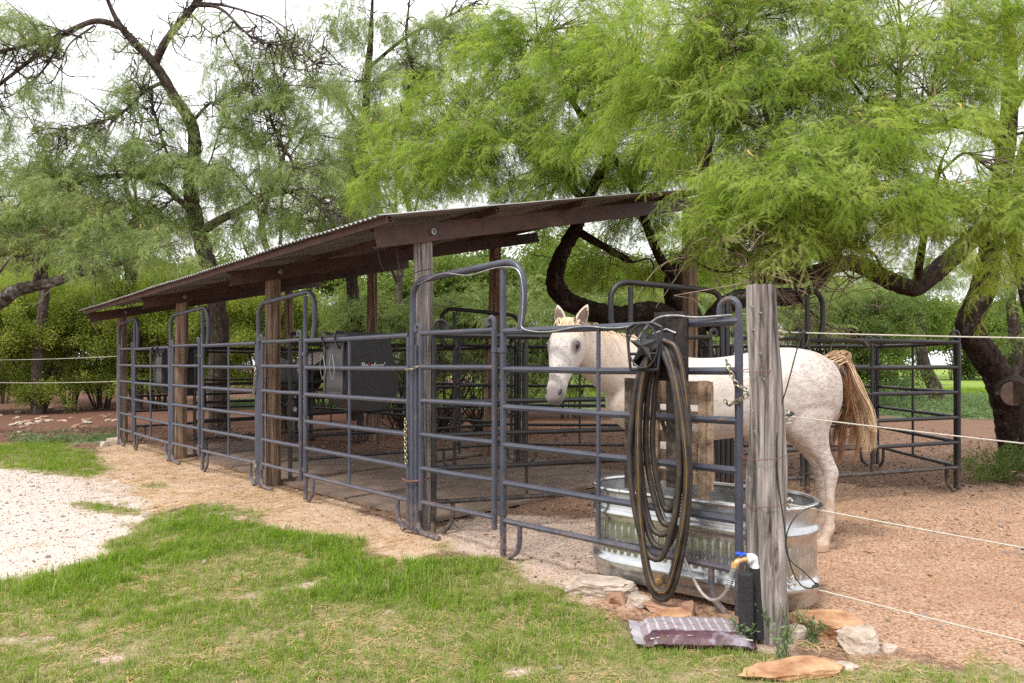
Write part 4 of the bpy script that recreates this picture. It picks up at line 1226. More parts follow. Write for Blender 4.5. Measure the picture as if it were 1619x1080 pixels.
for a, b in (((-0.115, 1.60), (-0.09, 1.365)), ((0.115, 1.60), (0.09, 1.365)), ((-0.09, 1.365), (0.09, 1.365)), ((-0.115, 1.60), (-0.06, 1.625)), ((-0.06, 1.625), (0.06, 1.625)), ((0.06, 1.625), (0.115, 1.60)), ((-0.095, 1.455), (0.095, 1.455))):
    mb.tube([hp(a[0], FO, a[1]), hp(b[0], FO, b[1])], 0.0085, 4)
part('front_frame', mb, M['black'], hg, False, True)
mb = MB(); mb.tube([hp(0.095 * math.cos(a), FO + 0.012, 1.50 + 0.125 * math.sin(a)) for a in np.linspace(0, 2 * PI, 33)], 0.0058, 8, cap=False); part('ring', mb, M['black'], hg, True, True)
star = []
for k in range(10):
    R = 0.108 if k % 2 == 0 else 0.042
    star.append((R * math.sin(k * PI / 5) * 0.90, 1.50 + R * math.cos(k * PI / 5)))
V = [hp(0, FO + 0.028, 1.50)] + [hp(a, FO + 0.008, b) for a, b in star] + [hp(0, FO - 0.006, 1.50)]
mb = MB(); mb.add(V, [(0, 1 + k, 1 + (k + 1) % 10) for k in range(10)] + [(11, 1 + (k + 1) % 10, 1 + k) for k in range(10)]); part('star', mb, M['black'], hg, False, True)

# hose: one continuous run wound over the saddle, loops of different drop
hose = empty('hose', hp(0, 0.12, 0), 0, 'coiled brown black water hose with yellow stripe hanging from the star hanger', 'hose')
loops = [(0.115, 0.56, 0.075, 0.00, .02), (0.150, 0.48, 0.11, 0.01, .0), (0.165, 0.43, 0.14, -0.01, .01), (0.185, 0.36, 0.165, 0.0, .0), (0.175, 0.30, 0.205, -0.02, -.02), (0.165, 0.13, 0.215, 0.035, .03), (0.19, 0.075, 0.18, 0.02, .03)]
hp_pts = []
for k, (hw, zb, out, dx, tilt) in enumerate(loops):
    top = 1.475 + 0.010 * (k % 3)
    cz = (top + zb) / 2; hh = (top - zb) / 2
    for a in np.linspace(PI / 2, PI / 2 + 2 * PI, 40, endpoint=False):
        ca, sa = math.cos(a), math.sin(a)
        sx = math.copysign(abs(ca) ** 0.8, ca) * hw * (1.0 - 0.16 * max(0, -sa) + 0.0 * sa)
        pinch = 1 - 0.30 * max(0, sa) ** 6
        f = (a - PI / 2) / (2 * PI)
        nxt = loops[min(k + 1, len(loops) - 1)]
        oo = out + (nxt[2] - out) * max(0, f - 0.85) / 0.15
        hp_pts.append(hp(sx * 0.90 * pinch + 0.065 + dx * (1 - max(0, sa)) - tilt * (cz - (cz + hh * sa)) * 0.6 + 0.012 * mnoise.noise(Vector((k * 3.1, a * 1.3, 0))), oo + 0.014 * mnoise.noise(Vector((k * 5.7, a * 1.1, 4))), cz + hh * sa))
hpp = np.array(hp_pts)
# tail end of the hose with its coupling, hanging at the right
tail = [hp(0.08, 0.16, 1.53), hp(0.17, 0.17, 1.47), hp(0.225, 0.17, 1.20), hp(0.235, 0.17, 0.85), hp(0.205, 0.17, 0.62)]
hpp = hpp[:-2]
mb = MB(); mb.tube(hpp, 0.0172, 10); tl = smooth_path(tail, 8); mb.tube(tl, 0.0172, 10)
part('tube', mb, M['hose'], hose, True, True)
mb = MB()
def stripe(P, side):
    T = np.gradient(P, axis=0); T /= np.linalg.norm(T, axis=1)[:, None]
    off = []
    for i in range(len(P)):
        w = F3 * 0.75 + U3 * 0.65 * side
        w = w - T[i] * w.dot(T[i]); w /= np.linalg.norm(w) + 1e-9
        off.append(P[i] + w * 0.0158)
    return np.array(off)
mb.tube(stripe(tl, 1), 0.0030, 5)
for k in (5,):
    seg = hpp[k * 40 + 3:k * 40 + 38] if k != 6 else hpp[k * 40 + 2:]
    mb.tube(stripe(seg, 0.6 if k % 2 else -0.4), 0.0028, 5)
part('stripe', mb, M['stripe'], hose, True, True)
e = tl[-1]; d = (tl[-1] - tl[-3]); d /= np.linalg.norm(d)
mb = MB(); mb.tube([e, e + d * 0.085], 0.013, 8)
for q in range(7): 
    c = e - d * 0.06 + d * 0.018 * q; mb.tube([c - d * .004, c + d * 0.004], 0.0195, 10)
mb.tube([e + d * 0.065, e + d * 0.11], 0.021, 10)
part('coupling', mb, M['wire_grey'], hose, True, True)

# ------------------------------------------------------------------ pallet leaning behind the panel
pal = empty('pallet', hp(-0.02, -0.12, 0), 0, 'weathered wooden pallet standing in the trough behind the hose', 'pallet')
PD = plank_mat('pallet_dark', (0.022, 0.018, 0.015), (0.075, 0.060, 0.050), (0.17, 0.14, 0.12)); PL = plank_mat('pallet_light', (0.14, 0.09, 0.06), (0.36, 0.25, 0.17), (0.52, 0.39, 0.28))
SPX = lambda x: s_of(x) - SH
for x, w, z0, z1, mt in ((988, 0.085, 0.62, 1.31, PD), (1055, 0.085, 0.66, 1.30, PD), (1098, 0.06, 0.60, 1.30, PL), (1020, 0.055, 0.66, 1.30, PL), (1107, 0.035, 0.66, 1.27, PL)):
    mb = MB(); mb.box(hp(SPX(x), -0.075 if mt is PD else -0.115, (z0 + z1) / 2), (w, 0.03, z1 - z0), RA); part('upright_board', mb, mt, pal, False, True)
for z in (0.72, 0.84, 0.96, 1.08, 1.19, 1.26):
    mb = MB(); mb.box(hp((SPX(985) + SPX(1108)) / 2, -0.143, z), (SPX(1108) - SPX(985), 0.018, 0.072), RA @ np.array(Matrix.Rotation(random.gauss(0, .012), 3, 'Y'))); part('slat', mb, PL, pal, False, True)
mb = MB(); mb.tube([hp(SPX(1020), -0.09, 1.22), hp(SPX(1044), -0.085, 0.95)], 0.013, 4); part('brace', mb, PD, pal, False, True)

# ------------------------------------------------------------------ water riser, faucet, supply hose
riser = empty('water_riser', px(1190, 1006, 3.44), 0, 'foam wrapped standpipe with blue handled brass faucet at the grey post', 'faucet')
riser.location = (riser.location[0], riser.location[1], 0)
def rp(x, y, Z=3.40): return px(x, y, Z)
mb = MB(); mb.tube([rp(1180, 1008, 3.36), rp(1178, 907, 3.36)], 0.036, 16); c = rp(1178, 907, 3.36)
f1 = part('foam_sleeve', mb, M['foam'], riser, True, True)
mb = MB(); mb.tube([rp(1199, 1008, 3.42), rp(1194, 897, 3.42)], 0.031, 16); part('foam_sleeve', mb, M['foam'], riser, True, True)
mb = MB(); mb.tube(smooth_path([rp(1194, 905, 3.42), rp(1193.5, 888, 3.42), rp(1190, 882, 3.415), rp(1181, 883, 3.41)], 5), 0.0215, 12); mb.tube([rp(1193.7, 898, 3.42), rp(1193.6, 893, 3.42)], 0.0255, 12); mb.tube([rp(1185, 883, 3.41), rp(1181, 883.5, 3.41)], 0.0255, 12)
part('elbow', mb, M['pvc'], riser, True, True)
mb = MB(); mb.tube([rp(1194.0, 899.2, 3.42), rp(1193.9, 897, 3.42)], 0.0262, 12); part('blue_primer', mb, M['blue'], riser, True, True)
mb = MB(); mb.tube(smooth_path([rp(1182, 884, 3.41), rp(1172, 885, 3.41), rp(1165, 889, 3.40), rp(1162, 897, 3.40)], 5), 0.0155, 10); mb.tube([rp(1171, 880, 3.405), rp(1171, 876, 3.405)], 0.008, 8); mb.tube([rp(1163, 890, 3.40), rp(1161, 898, 3.40)], 0.019, 8)
part('faucet', mb, M['brass'], riser, True, True)
mb = MB()
for dx, dy in ((-4.5, -1.5), (4.5, -0.5)):
    c = rp(1171 + dx, 877 + dy, 3.405); mb.tube([c + np.array([-.012, 0, 0]), c + np.array([.012, 0, 0.002])], 0.0085, 8)
mb.tube([rp(1168, 878, 3.4), rp(1174, 877.5, 3.4)], 0.007, 8)
part('handle', mb, M['blue'], riser, True, True)
sup = empty('supply_hose', rp(1140, 945), 0, 'pale grey supply hose sagging from the faucet into the trough', 'hose')
mb = MB(); sp = smooth_path([rp(1160, 899, 3.40), rp(1156, 915, 3.40), rp(1150, 932, 3.40), rp(1140, 945, 3.52), rp(1126, 949, 3.66), rp(1112, 940, 3.76), rp(1100, 922, 3.84), rp(1085, 890, 3.89), rp(1065, 850, 3.94), rp(1050, 815, 3.98), rp(1040, 792, 4.02), rp(1040, 774, 4.08), rp(1046, 780, 4.14)], 6)
mb.tube(sp, 0.0085, 8); part('tube', mb, M['greyhose'], sup, True, True)
mb = MB()
for q in range(11):
    i = 1 + q; c = sp[i]; d = sp[i + 1] - sp[i]; d /= np.linalg.norm(d); mb.tube([c - d * .0022, c + d * .0022], 0.0165, 10)
part('spring_guard', mb, M['wire_grey'], sup, True, True)

# ------------------------------------------------------------------ feed bag
def bag_mat():
    m, nt, b = new_mat('printed_feed_bag')
    tc = nt.nodes.new('ShaderNodeTexCoord'); mp = nt.nodes.new('ShaderNodeMapping'); nt.links.new(tc.outputs['Generated'], mp.inputs['Vector'])
    sx = nt.nodes.new('ShaderNodeSeparateXYZ'); nt.links.new(tc.outputs['Generated'], sx.inputs[0])
    br = nt.nodes.new('ShaderNodeTexBrick'); br.inputs['Scale'].default_value = 9; br.inputs['Mortar Size'].default_value = 0.035
    br.inputs['Color1'].default_value = (0.135, 0.085, 0.10, 1); br.inputs['Color2'].default_value = (0.19, 0.145, 0.16, 1); br.inputs['Mortar'].default_value = (0.55, 0.52, 0.54, 1)
    mp.inputs['Scale'].default_value = (0.35, 1.6, 1); nt.links.new(mp.outputs['Vector'], br.inputs['Vector'])
    side = rng(nt, sx.outputs[1], 0.26, 0.30)
    plum = ramp(nt, nnoise(nt, 16, 4), [(0.3, (0.050, 0.018, 0.03)), (0.7, (0.12, 0.06, 0.075))])
    col = mixc(nt, side, plum, br.outputs['Color'])
    st = rng(nt, nnoise(nt, 7, 3), 0.58, 0.66, 0, 0.6); col = mixc(nt, st, col, (0.34, 0.32, 0.36))
    nt.links.new(col, b.inputs['Base Color']); b.inputs['Roughness'].default_value = 0.35
    bump(nt, b, nnoise(nt, 14, 5), 0.5, 0.012)
    return m
bg = empty('feed_bag', gpx(1098, 1014), -0.05, 'flattened plum and white printed plastic feed bag lying in the grass', 'bag')
nu, nv = 34, 22; V = []; fs = []
for sgn in (1, -1):
    for i in range(nu):
        for j in range(nv):
            u = i / (nu - 1) * 2 - 1; v = j / (nv - 1) * 2 - 1
            e = max(0, (1 - abs(u) ** 4) * (1 - abs(v) ** 4)) ** 0.5
            z = 0.045 + sgn * (0.040 * e) + 0.010 * mnoise.noise(Vector((u * 3, v * 2.5, 1))) * e * sgn - 0.012 * (abs(u) > .86)
            V.append((u * 0.27 + 0.008 * mnoise.noise(Vector((v * 3, 7, 0))), v * 0.155 + 0.008 * mnoise.noise(Vector((u * 3, 2, 0))), z + 0.008 * mnoise.noise(Vector((u * 8, v * 8, 3)))))
n1 = nu * nv
for i in range(nu - 1):
    for j in range(nv - 1):
        a = i * nv + j; fs.append((a, a + nv, a + nv + 1, a + 1)); fs.append((a + n1 + 1, a + n1 + nv + 1, a + n1 + nv, a + n1))
for i in range(nu - 1):
    a = i * nv; fs.append((a + nv, a, a + n1, a + n1 + nv)); a = i * nv + nv - 1; fs.append((a, a + nv, a + n1 + nv, a + n1))
for j in range(nv - 1):
    a = j; fs.append((a, a + 1, a + 1 + n1, a + n1)); a = (nu - 1) * nv + j; fs.append((a + 1, a, a + n1, a + n1 + 1))
mb = MB(); mb.add(np.array(V), fs); part('sack', mb, bag_mat(), bg)
mb = MB(); mb.tube(smooth_path([(-0.24, -0.135, 0.062), (-0.1, -0.115, 0.072), (0.1, -0.118, 0.070), (0.25, -0.13, 0.062)], 6), 0.0045, 5); part('seam', mb, M['rope'], bg)
mb = MB()
V = []; 
for i in range(12):
    v = i / 11 * 2 - 1
    V += [(-0.265, v * 0.15, 0.04), (-0.315 + 0.015 * mnoise.noise(Vector((v * 4, 0, 0))), v * 0.155, 0.045 + 0.018 * mnoise.noise(Vector((v * 5, 1, 0)))), (-0.265, v * 0.15, 0.034)]
fs = []
for i in range(11):
    a = i * 3; fs += [(a, a + 3, a + 4, a + 1), (a + 1, a + 4, a + 5, a + 2)]
mb.add(np.array(V), fs); part('end_flap', mb, flat_mat('bag_flap', (0.24, 0.21, 0.25), (0.42, 0.40, 0.43), 9, 0.4), bg)

# hanging wire under the roof and wire on the near arch
c1 = [px(598, 348, 5.75), px(597, 390, 5.75), px(603, 420, 5.75), px(615, 434, 5.75), px(640, 437, 5.72), px(660, 430, 5.66), px(682, 425, 5.58)]
mb = MB(); mb.tube(smooth_path(c1, 7), 0.0035, 5); mb.tube(smooth_path([px(620, 352, 5.78), px(627, 395, 5.78), px(632, 425, 5.76), px(640, 436, 5.72)], 6), 0.003, 5)
single('hanging_wire', mb, M['black'], 'thin black wire looping down from the roof beam to the arched gate', 'wire')
mb = MB(); ar = [on_front(0.10, 2.04, .03), on_front(0.4, 2.10, .03), on_front(0.7, 2.06, .035), on_front(0.98, 2.09, .03), on_front(1.18, 2.06, .03), on_front(1.24, 1.92, .035), on_front(1.235, 1.74, .035), on_front(1.23, 1.655, .035), on_front(1.33, 1.622, .035), on_front(1.5, 1.615, .035), on_front(1.75, 1.64, .03), on_front(2.0, 1.62, .03), on_front(2.3, 1.645, .03)]
mb.tube(smooth_path(ar, 6), 0.0045, 5)
single('fence_cable', mb, M['wire_grey'], 'white grey cable tied along the nearest arch and top rail', 'wire')
# ------------------------------------------------------------------ horses
def ell(c, ax, ay, ra, rb, n=20, sq=2.0):
    out = []
    for k in range(n):
        a = 2 * PI * k / n; ca, sa = math.cos(a), math.sin(a)
        ca = math.copysign(abs(ca) ** (2 / sq), ca); sa = math.copysign(abs(sa) ** (2 / sq), sa)
        out.append(np.asarray(c) + np.asarray(ax) * ra * ca + np.asarray(ay) * rb * sa)
    return np.array(out)
def loft_sections(mb, secs):
    mb.rings(secs)
def interp_secs(S, k=4):
    return smooth_path(np.array(S, float), k)

def horse_mesh():
    mb = MB(); LX = 1.06
    Y = np.array([0, 1.0, 0]); Zv = np.array([0, 0, 1.0]); X = np.array([1.0, 0, 0])
    trunk = [(-.84, 1.30, 1.06, .09), (-.79, 1.41, .97, .19), (-.66, 1.495, .90, .265), (-.45, 1.525, .86, .285), (-.2, 1.485, .845, .285), (0, 1.45, .825, .30), (.2, 1.445, .80, .295), (.38, 1.475, .80, .265), (.52, 1.495, .83, .235), (.66, 1.43, .87, .215), (.77, 1.33, .95, .175), (.83, 1.23, 1.02, .10)]
    mb.rings([ell((x * LX, 0, (a + b) / 2), Y, Zv, w, (a - b) / 2, 28, 2.25) for x, a, b, w in interp_secs(trunk, 3)])
    # neck
    neck = [(.42, 0, 1.22, .20, .28), (.60, .02, 1.30, .175, .285), (.80, .07, 1.385, .14, .235), (.98, .16, 1.47, .115, .185), (1.12, .26, 1.56, .10, .145), (1.19, .325, 1.625, .088, .11)]
    NS = interp_secs(neck, 3); rings = []
    for i, (x, y, z, w, h) in enumerate(NS):
        t = NS[min(i + 1, len(NS) - 1), :3] - NS[max(i - 1, 0), :3]; t /= np.linalg.norm(t)
        sd = np.cross(Zv, t); sd /= np.linalg.norm(sd); up = np.cross(t, sd)
        rings.append(ell((x * 1.03, y, z), sd, up, w, h, 24, 2.1))
    mb.rings(rings)
    # head
    poll = np.array([1.20, .335, 1.675]); muz = np.array([1.335, .575, 1.125])
    a = muz - poll; HLn = np.linalg.norm(a); a /= HLn
    f = np.array([.46, .89, 0.0]); f = f - a * f.dot(a); f /= np.linalg.norm(f); w = np.cross(a, f)
    head = [(-.04, -.045, .055, .05), (.02, -.04, .085, .095), (.09, -.025, .116, .130), (.17, -.03, .126, .152), (.25, -.03, .110, .142), (.33, -.012, .086, .108), (.41, -.004, .068, .082), (.49, .0, .066, .072), (.55, .002, .068, .064), (.595, .0, .055, .046), (.61, 0, .030, .026)]
    mb.rings([ell(poll + a * s + f * o, w, f, rw, rd, 24, 2.2) for s, o, rw, rd in interp_secs(head, 3)])
    # brow ridges and nostril rims, chin
    for sg in (-1, 1):
        c = poll + a * .185 + w * .098 * sg + f * .045
        mb.rings([ell(c + a * q, w, f, .030 * k, .026 * k, 12) for q, k in ((-.045, .2), (-.03, .75), (0, 1), (.03, .75), (.045, .2))])
        c = poll + a * .535 + w * .044 * sg + f * .028
        mb.rings([ell(c + a * q, w, f, .026 * k, .026 * k, 12) for q, k in ((-.04, .2), (-.02, .8), (.005, 1), (.03, .7), (.045, .2))])
    c = poll + a * .555 - f * .055
    mb.rings([ell(c + a * q, w, f, .036 * k, .03 * k, 12) for q, k in ((-.05, .2), (-.02, .8), (.01, 1), (.035, .7), (.05, .2))])
    # legs: (x, z, fore-aft radius, side radius)
    hind = [(-.56, 1.20, .20, .10), (-.55, 1.02, .20, .125), (-.54, .90, .165, .105), (-.585, .78, .108, .075), (-.64, .68, .072, .055), (-.675, .60, .062, .048), (-.675, .55, .054, .044), (-.660, .46, .038, .034), (-.648, .34, .034, .031), (-.640, .22, .037, .034), (-.636, .165, .047, .043), (-.612, .105, .038, .037), (-.590, .065, .050, .048), (-.575, .0, .066, .060)]
    fore = [(.50, 1.15, .17, .09), (.47, .98, .14, .105), (.455, .84, .098, .078), (.462, .70, .068, .058), (.472, .56, .050, .046), (.478, .48, .052, .049), (.472, .42, .040, .038), (.468, .30, .034, .031), (.466, .20, .038, .035), (.468, .155, .045, .042), (.490, .10, .036, .036), (.508, .06, .050, .047), (.522, .0, .064, .060)]
    for S, y, dx in ((hind, .145, -.085), (hind, -.15, -.165), (fore, .13, .02), (fore, -.13, -.06)):
        SS = interp_secs(S, 3); r = []
        for x, z, ra, rb in SS:
            k = min(1, max(0, (1.1 - z) / 0.8))
            r.append(ell((x * LX + dx * k, y, z), X, Y, ra, rb, 18))
        mb.rings(r)
    # dock of the tail
    mb.tube([(-.78 * LX, 0, 1.40), (-.86 * LX, 0, 1.375), (-.90 * LX, 0, 1.30)], [.055, .036, .02], 10)
    me = mb.mesh('horse_raw', M['white'])
    o = bpy.data.objects.new('horse_tmp', me); COL.objects.link(o)
    rm = o.modifiers.new('r', 'REMESH'); rm.mode = 'VOXEL'; rm.voxel_size = 0.0125
    sm = o.modifiers.new('s', 'SMOOTH'); sm.iterations = 6; sm.factor = 0.5
    dg = bpy.context.evaluated_depsgraph_get()
    body = bpy.data.meshes.new_from_object(o.evaluated_get(dg))
    bpy.data.objects.remove(o, do_unlink=True)
    body.name = 'horse_body'
    body.polygons.foreach_set('use_smooth', [True] * len(body.polygons))
    body.update()
    return body, poll, a, f, w

HB, POLL, HA, HF, HW = horse_mesh()

def coat_mat():
    m, nt, b = new_mat('flea_bitten_grey_coat')
    big = nnoise(nt, 2.2, 5); sp = nnoise(nt, 75, 3, 'Object', None, 0.6); md = nnoise(nt, 20, 5, 'Object', (1, 1, 1.6))
    hair = nnoise(nt, 70, 4, 'Object', (0.5, 1, 1.4), 0.6)
    col = ramp(nt, big, [(0.34, (0.44, 0.375, 0.32)), (0.50, (0.55, 0.50, 0.455)), (0.66, (0.58, 0.555, 0.53))])
    tc = nt.nodes.new('ShaderNodeTexCoord'); s = nt.nodes.new('ShaderNodeSeparateXYZ'); nt.links.new(tc.outputs['Object'], s.inputs[0])
    # warm neck and lower legs, greyer muzzle
    neck = rng(nt, s.outputs[0], 0.55, 0.80); neck2 = rng(nt, s.outputs[0], 1.22, 1.12); 
    nk = nt.nodes.new('ShaderNodeMath'); nk.operation = 'MULTIPLY'; nt.links.new(neck, nk.inputs[0]); nt.links.new(neck2, nk.inputs[1])
    col = mixc(nt, rng(nt, nk.outputs[0], 0, 1, 0, 0.5), col, (0.52, 0.385, 0.275))
    streak = rng(nt, md, 0.46, 0.66, 0, 0.7)
    col = mixc(nt, streak, col, (0.41, 0.345, 0.295))
    spk = rng(nt, sp, 0.57, 0.66, 0, 0.6)
    col = mixc(nt, spk, col, (0.19, 0.14, 0.125))
    rump = rng(nt, s.outputs[0], -0.25, -0.7, 0, 1); rg = rng(nt, nnoise(nt, 30, 5, 'Object', (1, 1, 2.2)), 0.46, 0.64, 0, 0.7)
    rr_ = nt.nodes.new('ShaderNodeMath'); rr_.operation = 'MULTIPLY'; nt.links.new(rump, rr_.inputs[0]); nt.links.new(rg, rr_.inputs[1])
    col = mixc(nt, rr_.outputs[0], col, (0.24, 0.19, 0.18))
    def near(pt, r0, r1):
        d = nt.nodes.new('ShaderNodeVectorMath'); d.operation = 'DISTANCE'; nt.links.new(tc.outputs['Object'], d.inputs[0]); d.inputs[1].default_value = tuple(pt)
        return rng(nt, d.outputs['Value'], r1, r0)
    face = near(POLL + HA * 0.38 + HF * 0.1, 0.16, 0.30)
    col = mixc(nt, rng(nt, face, 0, 1, 0, 0.75), col, ramp(nt, sp, [(0.48, (0.60, 0.55, 0.53)), (0.62, (0.36, 0.31, 0.295))]))
    fore = near(POLL + HA * 0.04 + HF * 0.08, 0.05, 0.15); col = mixc(nt, rng(nt, fore, 0, 1, 0, 0.8), col, (0.58, 0.40, 0.25))
    muz = near(POLL + HA * 0.58 + HF * 0.03, 0.07, 0.13)
    col = mixc(nt, rng(nt, muz, 0, 1, 0, 0.85), col, (0.12, 0.10, 0.10))
    for sg in (-1, 1):
        ey = near(POLL + HA * 0.19 + HW * 0.11 * sg + HF * 0.055, 0.030, 0.060); col = mixc(nt, rng(nt, ey, 0, 1, 0, 0.92), col, (0.11, 0.095, 0.095))
        ey2 = near(POLL + HA * 0.23 + HW * 0.105 * sg + HF * 0.06, 0.020, 0.055); col = mixc(nt, rng(nt, ey2, 0, 1, 0, 0.7), col, (0.16, 0.14, 0.14))
    col = mixc(nt, rng(nt, s.outputs[2], 0.62, 0.25, 0, 0.55), col, mixc(nt, rng(nt, md, .4, .6), (0.50, 0.36, 0.25), (0.36, 0.24, 0.16)))
    hoof = rng(nt, s.outputs[2], 0.060, 0.045); col = mixc(nt, hoof, col, (0.36, 0.24, 0.165))
    nt.links.new(col, b.inputs['Base Color']); b.inputs['Roughness'].default_value = 0.7; b.inputs['Specular IOR Level'].default_value = 0.25
    b.inputs['Sheen Weight'].default_value = 0.15
    bump(nt, b, hair, 0.25, 0.004)
    return m
def paint_mat():
    m, nt, b = new_mat('black_and_white_coat')
    n = nnoise(nt, 1.7, 2, 'Object', None, 0.4, 0.6)
    col = ramp(nt, n, [(0.60, (0.010, 0.009, 0.009)), (0.61, (0.55, 0.50, 0.45))])
    nt.links.new(col, b.inputs['Base Color']); b.inputs['Roughness'].default_value = 0.55
    return m
hair_tan = flat_mat('tan_horse_hair', (0.44, 0.285, 0.155), (0.74, 0.57, 0.38), 9, 0.55, 0, (3, 3, 0.6), 0.2)
hair_brown = flat_mat('brown_horse_hair', (0.16, 0.075, 0.035), (0.30, 0.155, 0.075), 9, 0.55, 0, (3, 3, 0.6), 0.2)
hair_black = flat_mat('black_horse_hair', (0.008, 0.007, 0.007), (0.02, 0.018, 0.018), 9, 0.5, 0, None, 0)
m_, nt_, b_ = new_mat('horse_eye'); b_.inputs['Base Color'].default_value = (0.008, 0.006, 0.005, 1); b_.inputs['Roughness'].default_value = 0.08; M['eye'] = m_
M['ear_in'] = flat_mat('inner_ear', (0.07, 0.045, 0.035), (0.16, 0.10, 0.075), 20, 0.9, 0, None, 0)
M['nostril'] = flat_mat('nostril', (0.02, 0.015, 0.015), (0.04, 0.03, 0.03), 20, 0.8, 0, None, 0)

def ribbon(mb, P, w0, w1, side):
    """flat lock of hair following P"""
    n = len(P); W = np.linspace(w0, w1, n); T = np.gradient(P, axis=0)
    V = []
    for i in range(n):
        t = T[i] / (np.linalg.norm(T[i]) + 1e-9); s = side - t * np.dot(side, t); s /= np.linalg.norm(s) + 1e-9
        V += [P[i] - s * W[i], P[i] + s * W[i]]
    mb.add(np.array(V), [(2 * i, 2 * i + 1, 2 * i + 3, 2 * i + 2) for i in range(n - 1)])

